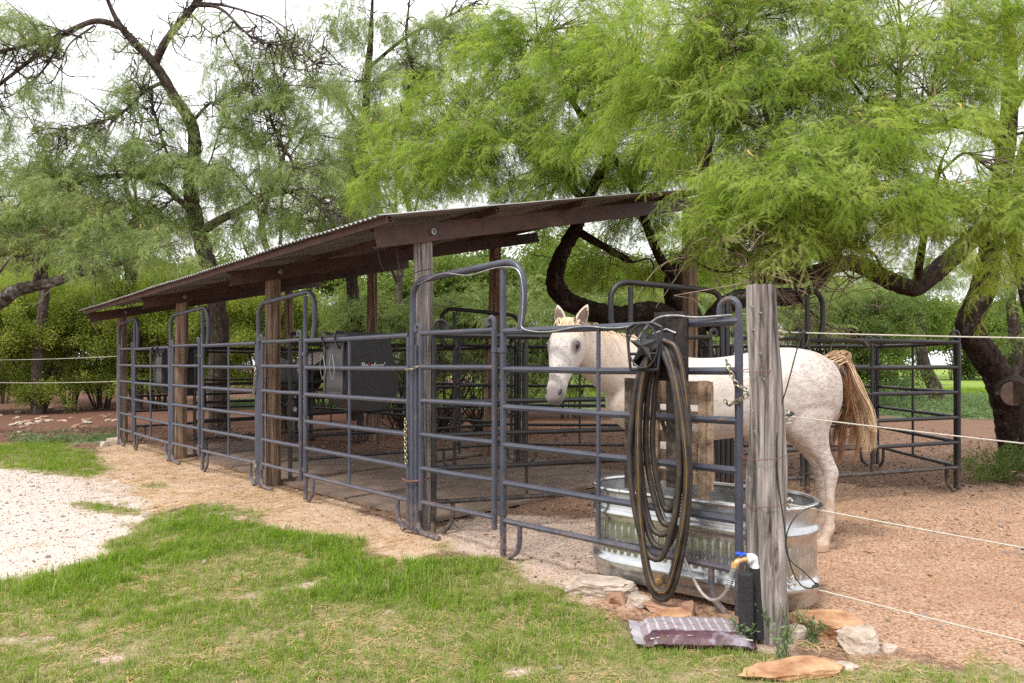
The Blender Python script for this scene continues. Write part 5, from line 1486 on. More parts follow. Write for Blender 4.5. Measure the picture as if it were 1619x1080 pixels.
def horse(label, loc, rz, coat, hair, hair2, tail=True, scale=1.0):
    root = empty('horse', loc, rz, label, 'horse')
    root.scale = (scale,) * 3
    me = HB.copy(); me.materials.clear(); me.materials.append(coat)
    body = link('body', me, root)
    # ears
    for sg in (-1, 1):
        b0 = POLL - HA * 0.005 + HW * 0.066 * sg - HF * 0.005
        tip = b0 - HA * 0.135 + HW * 0.050 * sg + HF * 0.02 + np.array([0, 0, 0.018])
        ax = tip - b0; L = np.linalg.norm(ax); ax /= L
        fr = np.array([.15, 1.0, -.1]) + HW * 0.2 * sg; fr = fr - ax * fr.dot(ax); fr /= np.linalg.norm(fr); sd = np.cross(ax, fr)
        mb = MB(); rings = []
        for s, rw, rd in ((-.02, .032, .030), (.02, .041, .032), (.06, .043, .028), (.10, .034, .022), (.14, .017, .012), (.16, .003, .003)):
            rings.append(ell(b0 + ax * s * 1.0, sd, fr, rw, rd, 14))
        mb.rings(rings); ear = part('ear', mb, coat, root)
        mb = MB(); V = []
        for s, rw, rd in ((.005, .026, .033), (.035, .032, .032), (.07, .032, .0285), (.10, .024, .0235), (.135, .010, .0145)):
            V += [b0 + ax * s - sd * rw + fr * (rd * 0.72), b0 + ax * s + fr * (rd + 0.001), b0 + ax * s + sd * rw + fr * (rd * 0.72)]
        fs = []
        for i in range(4):
            q = i * 3; fs += [(q, q + 1, q + 4, q + 3), (q + 1, q + 2, q + 5, q + 4)]
        mb.add(np.array(V), fs); part('inner_ear', mb, M['ear_in'], ear)
        # eye, nostril
        c = POLL + HA * 0.19 + HW * 0.1135 * sg + HF * 0.055
        mb = MB(); mb.rings([ell(c + HA * q, HW, HF, .0165 * k, .0165 * k, 14) for q, k in ((-.028, .1), (-.021, .6), (-.010, .93), (0, 1), (.010, .93), (.021, .6), (.028, .1))])
        part('eye', mb, M['eye'], root)
        c = POLL + HA * 0.542 + HW * 0.050 * sg + HF * 0.046
        ax2 = HA * 0.9 + HW * -0.25 * sg; ax2 /= np.linalg.norm(ax2); o2 = HF + HW * 0.5 * sg; o2 /= np.linalg.norm(o2); s2 = np.cross(ax2, o2)
        mb = MB(); mb.rings([ell(c + ax2 * q, s2, o2, .0125 * k, .010 * k, 12) for q, k in ((-.026, .1), (-.018, .7), (0, 1), (.018, .7), (.026, .1))])
        part('nostril', mb, M['nostril'], root)
    # mouth line
    mb = MB(); mp_ = [POLL + HA * (0.598 - 0.06 * abs(q)) + HW * 0.048 * q - HF * (0.008 + 0.045 * abs(q) ** 2) + HA * 0.006 for q in np.linspace(-1, 1, 11)]
    mb.tube(mp_, 0.004, 5); part('mouth', mb, M['nostril'], root)
    # mane and forelock
    r = np.random.default_rng(5); mb = MB()
    crest = smooth_path([(.52, -.01, 1.50), (.66, .0, 1.57), (.82, .06, 1.625), (1.0, .16, 1.66), (1.13, .26, 1.705), (1.19, .32, 1.72)], 8)
    for k in range(190):
        i = r.integers(0, len(crest)); p = crest[i] + r.normal(0, .012, 3) - np.array([0, 0, .012]); sg = 1 if r.uniform() < .55 else -1
        L = r.uniform(.05, .14); dr = np.array([-.03 + r.normal(0, .02), .05 * sg, 0])
        P = np.array([p, p + dr * 0.9 + np.array([0, 0, .008]), p + dr * 1.7 + np.array([0, 0, -L * .45]), p + dr * 2.0 + np.array([0, 0, -L])])
        ribbon(mb, smooth_path(P, 3), .0032, .0008, np.array([1.0, 0, 0]))
    for k in range(46):
        p = POLL - HA * .045 + HW * r.normal(0, .025) + HF * .03; L = r.uniform(.08, .17)
        P = np.array([p, p + HF * .045 + HA * .03 + HW * r.normal(0, .008), p + HF * .038 + HA * L * .7 + HW * r.normal(0, .016), p + HF * .036 + HA * L + HW * r.normal(0, .022)])
        ribbon(mb, smooth_path(P, 3), .005, .001, HW)
    part('mane', mb, hair, root, True)
    # tail: locks swept out behind, darker inner locks hanging straight
    if tail:
        mbs = (MB(), MB())
        for c in range(46):                                            # locks of hair, each a bundle of fine strands
            inner = c % 4 == 0
            u = r.uniform(); yo = r.normal(0, .03); zl = .715 + .22 * r.uniform() ** 2.2
            st = np.array([-.80 - .11 * u, yo * .6, 1.462 - .06 * r.uniform()])
            if inner:
                e = np.array([-.93 + r.normal(0, .04), yo, .60 + .25 * r.uniform()])
                P = np.array([st, st + np.array([-.07, 0, -.03]), [-.975, yo, 1.12], [e[0] - .02 + r.normal(0, .012), yo * 1.3, .88], e])
            else:
                e = np.array([-1.165 + .13 * u + r.normal(0, .012), yo * 1.2, zl])
                P = np.array([st, st + np.array([-.085, 0, .012]), [-1.035 + .075 * u, yo * 1.3, 1.30 - .09 * u], [-1.135 + .105 * u, yo * 1.7, 1.06], [-1.175 + .12 * u, yo * 1.6, .90], e])
            for k in range(34):
                jit = r.normal(0, 1, 3) * np.array([.010, .012, .008])
                Q = P + jit * np.linspace(1, .55, len(P))[:, None] + r.normal(0, .003, P.shape); Q[-1] += np.array([r.normal(0, .006), 0, abs(r.normal(0, .05))])
                ribbon(mbs[1 if inner else 0], smooth_path(Q, 4), .0030, .0007, np.array([.6, .5, .6]) + r.normal(0, .4, 3))
        part('tail', mbs[0], hair, root, True); part('tail_inner', mbs[1], hair2, root, True)
    return root
horse('white flea bitten grey horse with tan tail standing behind the trough', (1.605, 5.23, 0.0), PI + 0.02, coat_mat(), hair_tan, hair_brown)
h2 = horse('black and white paint horse standing in the far stall behind the feeder', (-4.2, 12.85, 0.0), math.radians(-40), paint_mat(), hair_black, hair_black, False)
# ------------------------------------------------------------------ foliage prototypes
def mesquite_spray(name, seed, L=0.42, leaves=9, pin=0.115, pairs=12, ll=0.0145, lw=0.0036, mats=None, hang=0.55):
    """drooping twig with two-forked feathery leaves"""
    r = np.random.default_rng(seed); V = []; Fc = []; MI = []
    def tri_strip(P, w, mi):
        P = np.asarray(P)
        for s in (np.array([0, 0, 1.0]), np.array([0, 1.0, 0])):
            i = len(V)
            for p in P: V.extend([p - s * w, p + s * w])
            for k in range(len(P) - 1): Fc.append((i + 2 * k, i + 2 * k + 1, i + 2 * k + 3, i + 2 * k + 2)); MI.append(mi)
    tw = smooth_path([(0, 0, 0), (L * 0.4, r.normal(0, .03), 0.01), (L * 0.75, r.normal(0, .05), -0.05 * L), (L, r.normal(0, .06), -0.2 * L)], 3)
    tri_strip(tw, 0.0016, 1)
    for k in range(leaves):
        u = 0.12 + 0.88 * k / (leaves - 1); i = u * (len(tw) - 1); i0 = int(min(i, len(tw) - 2)); b = tw[i0] + (tw[i0 + 1] - tw[i0]) * (i - i0)
        for rep in range(2 if r.uniform() < 0.55 else 1):
            sg = 1 if (k + rep) % 2 else -1
            yaw = sg * r.uniform(0.4, 1.3); d0 = np.array([math.cos(yaw), math.sin(yaw), r.uniform(-.5, .35)]); d0 /= np.linalg.norm(d0)
            pb = b + d0 * r.uniform(0.02, 0.045)
            for fk in (-1, 1):
                sdv = np.cross(d0, [0, 0, 1]); sdv /= np.linalg.norm(sdv) + 1e-9
                d = d0 + sdv * fk * 0.42; d /= np.linalg.norm(d)
                n = 5; pts = [pb]; dd = d.copy(); plen = pin * r.uniform(0.7, 1.2)
                for q in range(n):
                    dd = dd + np.array([0, 0, -hang * r.uniform(0.15, 0.42)]); dd /= np.linalg.norm(dd); pts.append(pts[-1] + dd * plen / n)
                pts = np.array(pts)
                s0 = np.cross(d, [0, 0, 1]); s0 /= np.linalg.norm(s0) + 1e-9
                s0 = s0 + np.array([0, 0, r.normal(0, .5)]); s0 /= np.linalg.norm(s0)
                i = len(V); V.extend([b, pb, pb + np.array([0, 0, .0015])]); Fc.append((i, i + 1, i + 2)); MI.append(0)
                for q in range(pairs):
                    w = (q + 0.6) / pairs * n; j = int(min(w, n - 1)); c = pts[j] + (pts[j + 1] - pts[j]) * (w - j); t = (pts[j + 1] - pts[j]); t /= np.linalg.norm(t)
                    lsz = ll * (1.0 - 0.45 * abs(q / pairs - 0.4))
                    for s in (-1, 1):
                        tip = c + (s0 * s * 0.92 + t * 0.38 + np.array([0, 0, -0.22])) * lsz
                        i = len(V); V.extend([c - t * lw * 0.5, tip - t * lw * 0.25, tip + t * lw * 0.2, c + t * lw * 0.5]); Fc.append((i, i + 1, i + 2, i + 3)); MI.append(0)
    mb = MB(); mb.v = [np.array(V)]; mb.n = len(V); mb.f = Fc; mb.mi = MI
    return mb.mesh(name, mats, False)

def leafy_spray(name, seed, L, n, lsz, mats, droop=0.1, spread=0.10):
    r = np.random.default_rng(seed); V = []; Fc = []; MI = []
    def stick(a, b, w):
        for s in (np.array([0, 0, w]), np.array([0, w, 0])):
            i = len(V); V.extend([a - s, a + s, b + s * .4, b - s * .4]); Fc.append((i, i + 1, i + 2, i + 3)); MI.append(1)
    stick(np.zeros(3), np.array([L, 0, -droop * L]), 0.003)
    for k in range(n):
        u = r.uniform(0.1, 1); c = np.array([u * L, r.normal(0, spread), r.normal(0, spread) - droop * L * u * u])
        d = r.normal(0, 1, 3) + np.array([.5, 0, .1]); d /= np.linalg.norm(d); s = np.cross(d, r.normal(0, 1, 3)); s /= np.linalg.norm(s) + 1e-9
        z = lsz * r.uniform(.7, 1.3); i = len(V)
        V.extend([c, c + d * z * .45 + s * z * .30, c + d * z, c + d * z * .45 - s * z * .30]); Fc.append((i, i + 1, i + 2, i + 3)); MI.append(0)
    mb = MB(); mb.v = [np.array(V)]; mb.n = len(V); mb.f = Fc; mb.mi = MI
    return mb.mesh(name, mats, False)

def catkin_mesh(name, seed):
    mb = MB(); mb.tube(smooth_path([(0, 0, 0), (0.02, 0.004, -.02), (0.03, 0.01, -.055)], 3), [.003, .006, .007, .007, .006, .006, .003][:7], 6)
    return mb.mesh(name, M['catkin'])

SB = [M['leaf_bright'], M['twig']]
C_BRIGHT = proto_collection('mesquite_spray', [mesquite_spray('sprayA', 1, 0.42, 9, mats=SB), mesquite_spray('sprayB', 2, 0.36, 8, mats=SB), mesquite_spray('sprayC', 3, 0.48, 10, mats=SB, hang=.8), catkin_mesh('catkin', 1)])
SM = [M['leaf_mid'], M['twig']]
C_MID = proto_collection('mesquite_spray_far', [mesquite_spray('sprayD', 4, 0.50, 8, 0.12, 8, 0.019, 0.0062, SM), mesquite_spray('sprayE', 5, 0.60, 9, 0.13, 8, 0.020, 0.0066, SM), mesquite_spray('sprayF', 6, 0.45, 7, 0.12, 8, 0.019, 0.0062, SM, .8), catkin_mesh('catkin2', 2)])
SS_ = [M['leaf_shrub'], M['twig']]
C_SHRUB = proto_collection('shrub_spray', [leafy_spray('sprayG', 7, 0.45, 60, 0.055, SS_), leafy_spray('sprayH', 8, 0.5, 70, 0.06, SS_, 0.2), leafy_spray('sprayI', 9, 0.4, 50, 0.05, SS_)])
SD_ = [M['leaf_dark'], M['twig']]
C_DARK = proto_collection('cedar_spray', [leafy_spray('sprayJ', 10, 0.5, 90, 0.05, SD_, .1, .07), leafy_spray('sprayK', 11, 0.6, 90, 0.05, SD_, .25, .08), leafy_spray('sprayL', 12, 0.5, 80, 0.05, SD_)])
SF_ = [M['leaf_far'], M['twig']]
C_FAR = proto_collection('far_spray', [leafy_spray('sprayM', 13, 1.0, 80, 0.12, SF_, .2, .22), leafy_spray('sprayN', 14, 1.1, 80, 0.13, SF_, .1, .25), leafy_spray('sprayO', 15, 0.9, 70, 0.12, SF_)])

TR = np.random.default_rng(2024)
def wiggle(P, amt):
    P = np.array(P, float)
    P[1:-1] += TR.normal(0, amt, P[1:-1].shape)
    return P

def bark_tube(mb, P, R, sides=26):
    n = len(P); T = np.gradient(P, axis=0); T /= np.linalg.norm(T, axis=1)[:, None]
    A = np.cross(T[0], [0.3, 1, 0.1]); A /= np.linalg.norm(A); rings = []; sl = 0.0
    for i in range(n):
        A = A - T[i] * A.dot(T[i]); A /= np.linalg.norm(A); B = np.cross(T[i], A)
        if i: sl += float(np.linalg.norm(P[i] - P[i - 1]))
        ring = []
        for j in range(sides):
            a = 2 * PI * j / sides; ca, sa = math.cos(a), math.sin(a)
            v = Vector((ca * R[i] * 16, sa * R[i] * 16, sl * 4.0))
            lump = mnoise.noise(Vector((ca * 1.2, sa * 1.2, sl * 1.6)))
            r = R[i] * (1 + 0.14 * lump) + 0.020 * (0.35 - abs(mnoise.noise(v)) * 2.0) * min(1, R[i] / .15)
            ring.append(P[i] + A * ca * r + B * sa * r)
        rings.append(np.array(ring))
    mb.rings(rings)

def tree(name, label, cat, base, limbs, lobes, coll, bark, group=None, spray=1.0, catkins=0.0, twig_mat=None, pitch=(0.1, 0.9), sides=9, bare=(), twiggy=0, dead='dead_twig', thick=1.0):
    """limbs: [(points, r0, r1)]; lobes: [(centre, (rx, ry, rz), branches, sprays per branch)]; bare: dead twiggy branches"""
    base = np.asarray(base, float)
    root = empty(name, base, 0, label, cat, group)
    mb = MB(); skel = []; srad = []
    for P, r0, r1 in limbs:
        Q = smooth_path(wiggle(P, r1 * 0.25), 14 if r0 > .12 else 6)
        R = np.linspace(r0, r1, len(Q)) * np.where(np.linspace(0, 1, len(Q)) > .85, np.interp(np.linspace(0, 1, len(Q)), [.85, 1], [1, .45]), 1) * (1 + 0.10 * np.array([mnoise.noise(Vector((i * 0.35, r0 * 50, 1))) for i in range(len(Q))]))
        if r0 > .12: bark_tube(mb, Q, R)
        else: mb.tube(Q, R, sides + 3)
        skel += list(Q[2:]); srad += list(R[2:])
    skel = np.array(skel); srad = np.array(srad)
    tb = MB(); dt = MB(); PP = []; DD = []
    for C, rad, nb, ns in lobes:
        C = np.asarray(C, float); rad = np.asarray(rad, float)
        # the bough feeding this lobe
        dd = np.linalg.norm((skel - C) * np.array([1, 1, 1.2]), axis=1) + 0.0
        i = int(np.argmin(dd)); S = skel[i]
        Ln = np.linalg.norm(C - S)
        mid = (S + C) / 2 + TR.normal(0, .10, 3) * Ln + np.array([0, 0, .10 * Ln])
        B = smooth_path(wiggle([S, S + (mid - S) * .5, mid, C], .05 * Ln), 4)
        r0 = min(srad[i] * .6, .018 + .014 * Ln); mb.tube(B, np.linspace(r0, .010, len(B)), 7)
        for k in range(nb):
            v = TR.normal(0, 1, 3); v /= np.linalg.norm(v); v[2] = abs(v[2]) * 0.9 - 0.35 if TR.uniform() < .6 else v[2]
            E = C + v * rad * TR.uniform(.62, 1.05)
            s = B[TR.integers(len(B) // 3, len(B))]
            m2 = (s + E) / 2 + TR.normal(0, .08, 3) * np.linalg.norm(E - s) + np.array([0, 0, .10 * np.linalg.norm(E - s)])
            Q = smooth_path([s, m2, E + np.array([0, 0, -.02])], 4)
            tb.tube(Q, np.linspace(.0085, .003, len(Q)), 4, cap=False)
            out = E - C; 
            for q in range(ns):
                u = TR.uniform(.30, 1.0) ** .7; x = u * (len(Q) - 1); j = int(min(x, len(Q) - 2))
                PP.append(Q[j] + (Q[j + 1] - Q[j]) * (x - j) + TR.normal(0, .05, 3)); DD.append(out + TR.normal(0, .55, 3) * np.linalg.norm(out))
    for P, r0, r1 in (limbs if twiggy else ()):                        # fine side twigs and a forked tip on every bough
        if r1 > .09: continue
        bare = list(bare) + [([P[-1], P[-1] + (P[-1] - P[-2]) * .5 + TR.normal(0, .12, 3), P[-1] + (P[-1] - P[-2]) * 1.1 + TR.normal(0, .2, 3)], r1 * .45, twiggy // 2), (P[len(P) // 3:], r1 * .2, twiggy)]
    for P, r0, n in bare:                                              # dead twiggy limbs
        Q = smooth_path(P, 5); mb.tube(Q, np.linspace(r0, r0 * .3, len(Q)), 6)
        for k in range(n):
            s = Q[TR.integers(2, len(Q))]; L = TR.uniform(.2, .65); d = TR.normal(0, 1, 3) + (Q[-1] - Q[0]) / np.linalg.norm(Q[-1] - Q[0]) * .8 + np.array([0, 0, -.2]); d /= np.linalg.norm(d)
            T = smooth_path([s, s + d * L * .5 + TR.normal(0, .09, 3) * L * 1.6, s + d * L + TR.normal(0, .12, 3) + np.array([0, 0, -.1 * L])], 3); dt.tube(T, np.linspace(.008, .003, len(T)) * thick, 4, cap=False)
            for z in range(3):
                s2 = T[TR.integers(1, len(T))]; d2 = d + TR.normal(0, .8, 3); d2 /= np.linalg.norm(d2); dt.tube([s2, s2 + d2 * L * .22 + TR.normal(0, .02, 3), s2 + d2 * L * .4], [.0035 * thick, .003 * thick, .0018 * thick], 3, cap=False)
    part('trunk', mb, bark, root, True, True)
    if tb.v:
        part('twigs', tb, twig_mat or M['twig'], root, True, True)['kind'] = 'stuff'
    if dt.v:
        part('dead_twigs', dt, M[dead], root, True, True)['kind'] = 'stuff'
    PP = np.array(PP); DD = np.array(DD); n = len(PP)
    if n:
        yaw = np.arctan2(DD[:, 1], DD[:, 0]) + TR.normal(0, .4, n)
        R = np.stack([TR.normal(0, .5, n), TR.uniform(pitch[0], pitch[1], n), yaw], 1)
        idx = TR.integers(0, 3, n)
        sc = TR.uniform(.75, 1.25, n) * spray
        ck = TR.uniform(0, 1, n) < catkins
        idx = np.where(ck, 3, idx); sc = np.where(ck, TR.uniform(1.0, 1.9, n), sc)
        o = scatter('crown', PP, R, sc, idx, coll, root)
        o['kind'] = 'stuff'
    print(name, 'sprays', n)
    return root

def L3(pts):           # limb from (pixel x, pixel y, depth) triples
    return [px(*p) for p in pts]

# ------------------------------------------------------------------ right-hand mesquite (leaning trunk, big limb sweeping left)
tr_base = gpx(1606, 742)
limbs = [
    (L3([(1606, 752, 9.1), (1603, 700, 9.1), (1598, 650, 9.1), (1576, 598, 9.1), (1550, 552, 9.1), (1537, 512, 9.1), (1552, 455, 9.1), (1567, 405, 9.05), (1576, 355, 9.0), (1580, 300, 9.0), (1588, 240, 8.9), (1598, 150, 8.8), (1592, 60, 8.6), (1580, -60, 8.4)]), 0.215, 0.070),
    (L3([(1568, 385, 9.0), (1545, 375, 8.8), (1505, 405, 8.5), (1470, 440, 8.2), (1440, 455, 8.0), (1400, 440, 7.9), (1350, 418, 7.8), (1300, 425, 7.7), (1255, 438, 7.6), (1210, 430, 7.5), (1165, 395, 7.4), (1130, 360, 7.2)]), 0.133, 0.056),
    (L3([(1585, 225, 8.9), (1565, 195, 8.6), (1525, 188, 8.2), (1470, 205, 7.7), (1420, 190, 7.3), (1370, 160, 7.0)]), 0.094, 0.032),
    (L3([(1602, 640, 9.1), (1640, 560, 9.3), (1622, 450, 9.4), (1604, 380, 9.5), (1612, 280, 9.5), (1640, 160, 9.4)]), 0.133, 0.064),
    (L3([(1595, 180, 8.8), (1640, 90, 8.0), (1660, -20, 7.4)]), 0.078, 0.040),
    (L3([(1130, 360, 7.2), (1110, 300, 7.2), (1130, 200, 7.2), (1160, 90, 7.2)]), 0.047, 0.020),
    (L3([(1330, 420, 7.8), (1290, 330, 7.4), (1240, 250, 7.1), (1200, 150, 7.0)]), 0.055, 0.024),
    (L3([(1450, 440, 8.0), (1470, 330, 7.4), (1490, 250, 7.0)]), 0.047, 0.024)]
def lb(x, y, Z, r, nb, ns): return (px(x, y, Z), r, nb, ns)
lobes = [
    lb(1180, 330, 6.6, (.45, .45, .30), 16, 8), lb(1225, 270, 6.5, (.6, .5, .38), 22, 8), lb(1275, 300, 6.3, (.6, .5, .38), 22, 8), lb(1235, 355, 6.5, (.5, .4, .25), 14, 6),
    lb(1340, 345, 6.5, (.5, .4, .25), 12, 5), lb(1400, 300, 6.3, (.7, .5, .40), 24, 8), lb(1500, 320, 6.3, (.7, .5, .38), 24, 8), lb(1655, 330, 6.2, (.5, .5, .5), 22, 8),
    lb(1330, 215, 6.6, (.8, .6, .5), 26, 8), lb(1450, 200, 6.8, (.8, .6, .5), 24, 8), lb(1230, 140, 7.2, (.9, .7, .65), 30, 9), lb(1360, 90, 7.2, (.9, .7, .65), 30, 8),
    lb(1480, 90, 7.3, (.8, .7, .6), 22, 8), lb(1130, 100, 7.6, (1.0, .8, .75), 32, 9), lb(1150, 215, 7.6, (.9, .7, .6), 26, 8), lb(1050, 170, 8.2, (.95, .8, .75), 30, 9), lb(1250, 10, 7.4, (1.1, .8, .7), 30, 8),
    lb(1420, 0, 7.4, (1.1, .8, .6), 26, 8), lb(1665, 200, 7.2, (.5, .5, .5), 10, 5), lb(1570, 40, 8.2, (.9, .8, .7), 20, 5), lb(1660, 60, 7.2, (.8, .8, .8), 20, 6), lb(1100, 10, 7.8, (1.1, .8, .6), 26, 8),
    lb(1640, 420, 6.6, (.3, .3, .3), 5, 5)]
bare = [(L3([(1320, 420, 7.8), (1290, 408, 7.0), (1255, 395, 6.6), (1225, 385, 6.3), (1190, 392, 6.1)]), .022, 26), (L3([(1270, 432, 7.6), (1250, 415, 7.0), (1215, 405, 6.6), (1170, 400, 6.4), (1130, 385, 6.3)]), .018, 22), (L3([(1240, 436, 7.5), (1215, 440, 7.0), (1200, 455, 6.7), (1185, 440, 6.4)]), .014, 14), (L3([(1380, 430, 7.9), (1350, 440, 7.3), (1320, 420, 7.0), (1290, 435, 6.8)]), .014, 16), (L3([(1255, 438, 7.6), (1262, 470, 7.2), (1290, 500, 7.0), (1318, 520, 6.9)]), .020, 18), (L3([(1330, 420, 7.8), (1300, 395, 7.2), (1270, 400, 6.9), (1230, 380, 6.7)]), .022, 18),
        (L3([(1180, 410, 7.4), (1150, 430, 7.1), (1110, 420, 7.0), (1085, 400, 6.9)]), .016, 14), (L3([(1400, 440, 7.9), (1380, 400, 7.4), (1340, 390, 7.1), (1290, 370, 6.9)]), .020, 10)]
rt = tree('mesquite_tree', 'large mesquite with leaning forked black trunk at the right edge', 'tree', tr_base, limbs, lobes, C_BRIGHT, M['bark'], None, 1.0, 0.09, None, (0.0, 0.95), bare=bare, twiggy=6)
# sawn limb stub on its trunk
mb = MB(); c0 = px(1600, 618, 9.0); c1 = px(1600, 622, 8.50); mb.tube([c0, c1], [.22, .165], 16); st = part('sawn_stub', mb, M['bark'], rt, True, True)
mb = MB(); mb.tube([c1, c1 + np.array([0, -.006, 0])], .15, 16); part('cut_face', mb, flat_mat('cut_wood', (0.06, 0.035, 0.025), (0.12, 0.075, 0.055), 14, .9), rt, False, True)

# ------------------------------------------------------------------ middle mesquite behind the shed end
tc_base = gpx(1100, 712)
limbs = [
    (L3([(1105, 720, 11.0), (1110, 640, 11.0), (1105, 560, 11.0), (1085, 505, 11.0), (1075, 450, 11.0), (1100, 390, 11.0), (1120, 310, 10.8), (1110, 220, 10.6), (1090, 120, 10.4)]), 0.33, 0.09),
    (L3([(1090, 520, 11.0), (1030, 498, 10.7), (980, 503, 10.5), (935, 497, 10.4), (900, 478, 10.3), (882, 448, 10.3), (882, 415, 10.3), (896, 385, 10.3), (910, 355, 10.4), (925, 320, 10.5), (960, 250, 10.5), (985, 170, 10.5)]), 0.19, 0.07),
    (L3([(908, 362, 10.4), (940, 378, 10.5), (975, 398, 10.6), (1000, 415, 10.8)]), 0.07, 0.04),
    (L3([(1120, 520, 11.0), (1150, 480, 11.0), (1200, 470, 11.2), (1260, 470, 11.4), (1320, 430, 11.6)]), 0.20, 0.06),
    (L3([(925, 320, 10.5), (870, 260, 10.6), (800, 220, 10.8), (730, 240, 11.2)]), 0.07, 0.03),
    (L3([(960, 250, 10.5), (900, 150, 10.6), (850, 60, 10.8)]), 0.06, 0.03),
    (L3([(1075, 450, 11.0), (1040, 400, 10.6), (1000, 300, 10.2), (940, 200, 10.0)]), 0.09, 0.03)]
lobes = [
    lb(1010, 90, 9.6, (1.2, .9, .9), 38, 10), lb(900, 150, 10.2, (1.2, .9, .9), 38, 10), lb(960, 230, 9.9, (1.0, .8, .6), 30, 10), lb(800, 220, 10.8, (1.2, .9, .75), 38, 10), lb(710, 260, 11.3, (1.1, .9, .65), 32, 9),
    lb(640, 285, 11.8, (.9, .8, .6), 22, 9), lb(820, 90, 11, (1.2, .9, .8), 34, 9), lb(910, 30, 10.6, (1.3, .9, .8), 34, 9), lb(730, 150, 11.4, (1.1, .9, .8), 28, 8), lb(1040, 260, 9.8, (.8, .7, .5), 22, 9), lb(870, 290, 10.8, (.9, .8, .45), 22, 9),
    lb(640, 215, 12, (.8, .8, .6), 14, 6), lb(1010, 350, 11.2, (.8, .7, .5), 18, 8), lb(1080, 410, 11.8, (.8, .7, .5), 16, 7), lb(960, 440, 12, (.9, .7, .5), 16, 7), lb(1180, 390, 11.8, (1.0, .8, .6), 20, 8), lb(1300, 370, 12, (1.0, .8, .5), 18, 8), lb(840, 350, 12.0, (.9, .7, .4), 16, 7)]
tree('mesquite_tree', 'bright green mesquite with black serpentine limb behind the white horse head', 'tree', tc_base, limbs, lobes, C_BRIGHT, M['bark'], None, 1.12, 0.06, None, (0.0, 0.95), twiggy=8)

# ------------------------------------------------------------------ tall sparse mesquite behind the far end of the shed
ta_base = gpx(346, 681)
limbs = [
    (L3([(346, 690, 14.3), (345, 600, 14.3), (346, 510, 14.3), (335, 440, 14.2), (316, 370, 14.1), (302, 300, 14.0), (306, 240, 13.9), (302, 195, 13.8), (275, 150, 13.6), (248, 105, 13.4), (215, 70, 13.2), (185, 35, 13.0), (162, -20, 12.8)]), 0.211, 0.051),
    (L3([(246, 100, 13.4), (262, 65, 13.2), (288, 30, 13.0), (318, -5, 12.8), (340, -50, 12.8)]), 0.075, 0.042),
    (L3([(200, 48, 13.1), (170, 36, 12.95), (140, 36, 12.8), (95, 58, 12.6), (50, 92, 12.4), (0, 132, 12.2), (-40, 170, 12)]), 0.061, 0.021),
    (L3([(95, 58, 12.6), (50, 70, 12.3), (0, 82, 12.0), (-40, 88, 11.8)]), 0.041, 0.018),
    (L3([(262, 128, 13.5), (228, 145, 13.35), (190, 180, 13.1), (142, 197, 12.9)]), 0.041, 0.015),
    (L3([(316, 370, 14.1), (345, 350, 13.8), (385, 330, 13.6), (420, 308, 13.5), (460, 302, 13.4), (495, 308, 13.2)]), 0.095, 0.042),
    (L3([(450, 303, 13.4), (463, 262, 13.3), (440, 220, 13.2), (425, 175, 13.2)]), 0.037, 0.012),
    (L3([(302, 195, 13.8), (330, 165, 13.7), (345, 160, 13.6), (400, 130, 13.4)]), 0.034, 0.012),
    (L3([(305, 270, 14), (270, 250, 13.6), (250, 200, 13.4), (238, 150, 13.2)]), 0.034, 0.012),
    (L3([(310, 340, 14.1), (240, 285, 13.7), (160, 280, 13.4), (90, 300, 13.2), (20, 330, 13.0)]), 0.068, 0.018),
    (L3([(310, 8, 12.8), (350, 15, 12.6), (400, 60, 12.4), (460, 75, 12.3)]), 0.034, 0.012)]
lobes = [
    lb(430, 90, 13.2, (.9, .8, .8), 14, 5), lb(500, 140, 13.6, (.9, .8, .8), 16, 6), lb(440, 170, 13.2, (.8, .8, .6), 14, 6), lb(300, 270, 13.6, (1.0, .8, .7), 20, 7), lb(240, 230, 13.4, (.8, .7, .6), 13, 6),
    lb(180, 260, 13.3, (.9, .8, .6), 18, 6), lb(110, 290, 13.2, (1.0, .8, .6), 20, 7), lb(40, 270, 13, (1.0, .8, .6), 18, 6), lb(370, 270, 13.5, (.9, .8, .6), 18, 7), lb(420, 340, 13.8, (1.0, .8, .5), 18, 7), lb(480, 270, 13.3, (.8, .8, .6), 16, 6),
    lb(250, 340, 13.9, (1.2, .8, .6), 24, 8), lb(150, 360, 13.6, (1.2, .8, .6), 24, 8), lb(50, 360, 13.4, (1.2, .8, .6), 24, 8), lb(20, 190, 12.6, (.8, .7, .5), 11, 5), lb(60, 40, 12.5, (.8, .7, .4), 8, 5), lb(10, 40, 12.4, (.6, .6, .6), 10, 6), lb(240, 150, 13.4, (.5, .5, .5), 7, 5),
    lb(330, 190, 13.6, (.6, .6, .5), 9, 6), lb(220, 60, 13.2, (.5, .5, .5), 5, 5), lb(350, 40, 12.8, (.7, .6, .4), 6, 5), lb(540, 220, 13.6, (.8, .8, .7), 14, 6), lb(20, 10, 12.0, (.5, .5, .5), 8, 5), lb(150, 170, 13.0, (.9, .7, .5), 9, 5), lb(70, 150, 12.6, (.8, .7, .5), 8, 5), lb(400, 150, 13.2, (.7, .6, .6), 9, 5), lb(200, 120, 13.1, (.6, .6, .4), 6, 5), lb(130, 225, 13.1, (.9, .7, .5), 11, 6), lb(370, 100, 13.0, (.6, .6, .5), 7, 5), lb(370, 210, 13.4, (.6, .6, .5), 9, 6)]
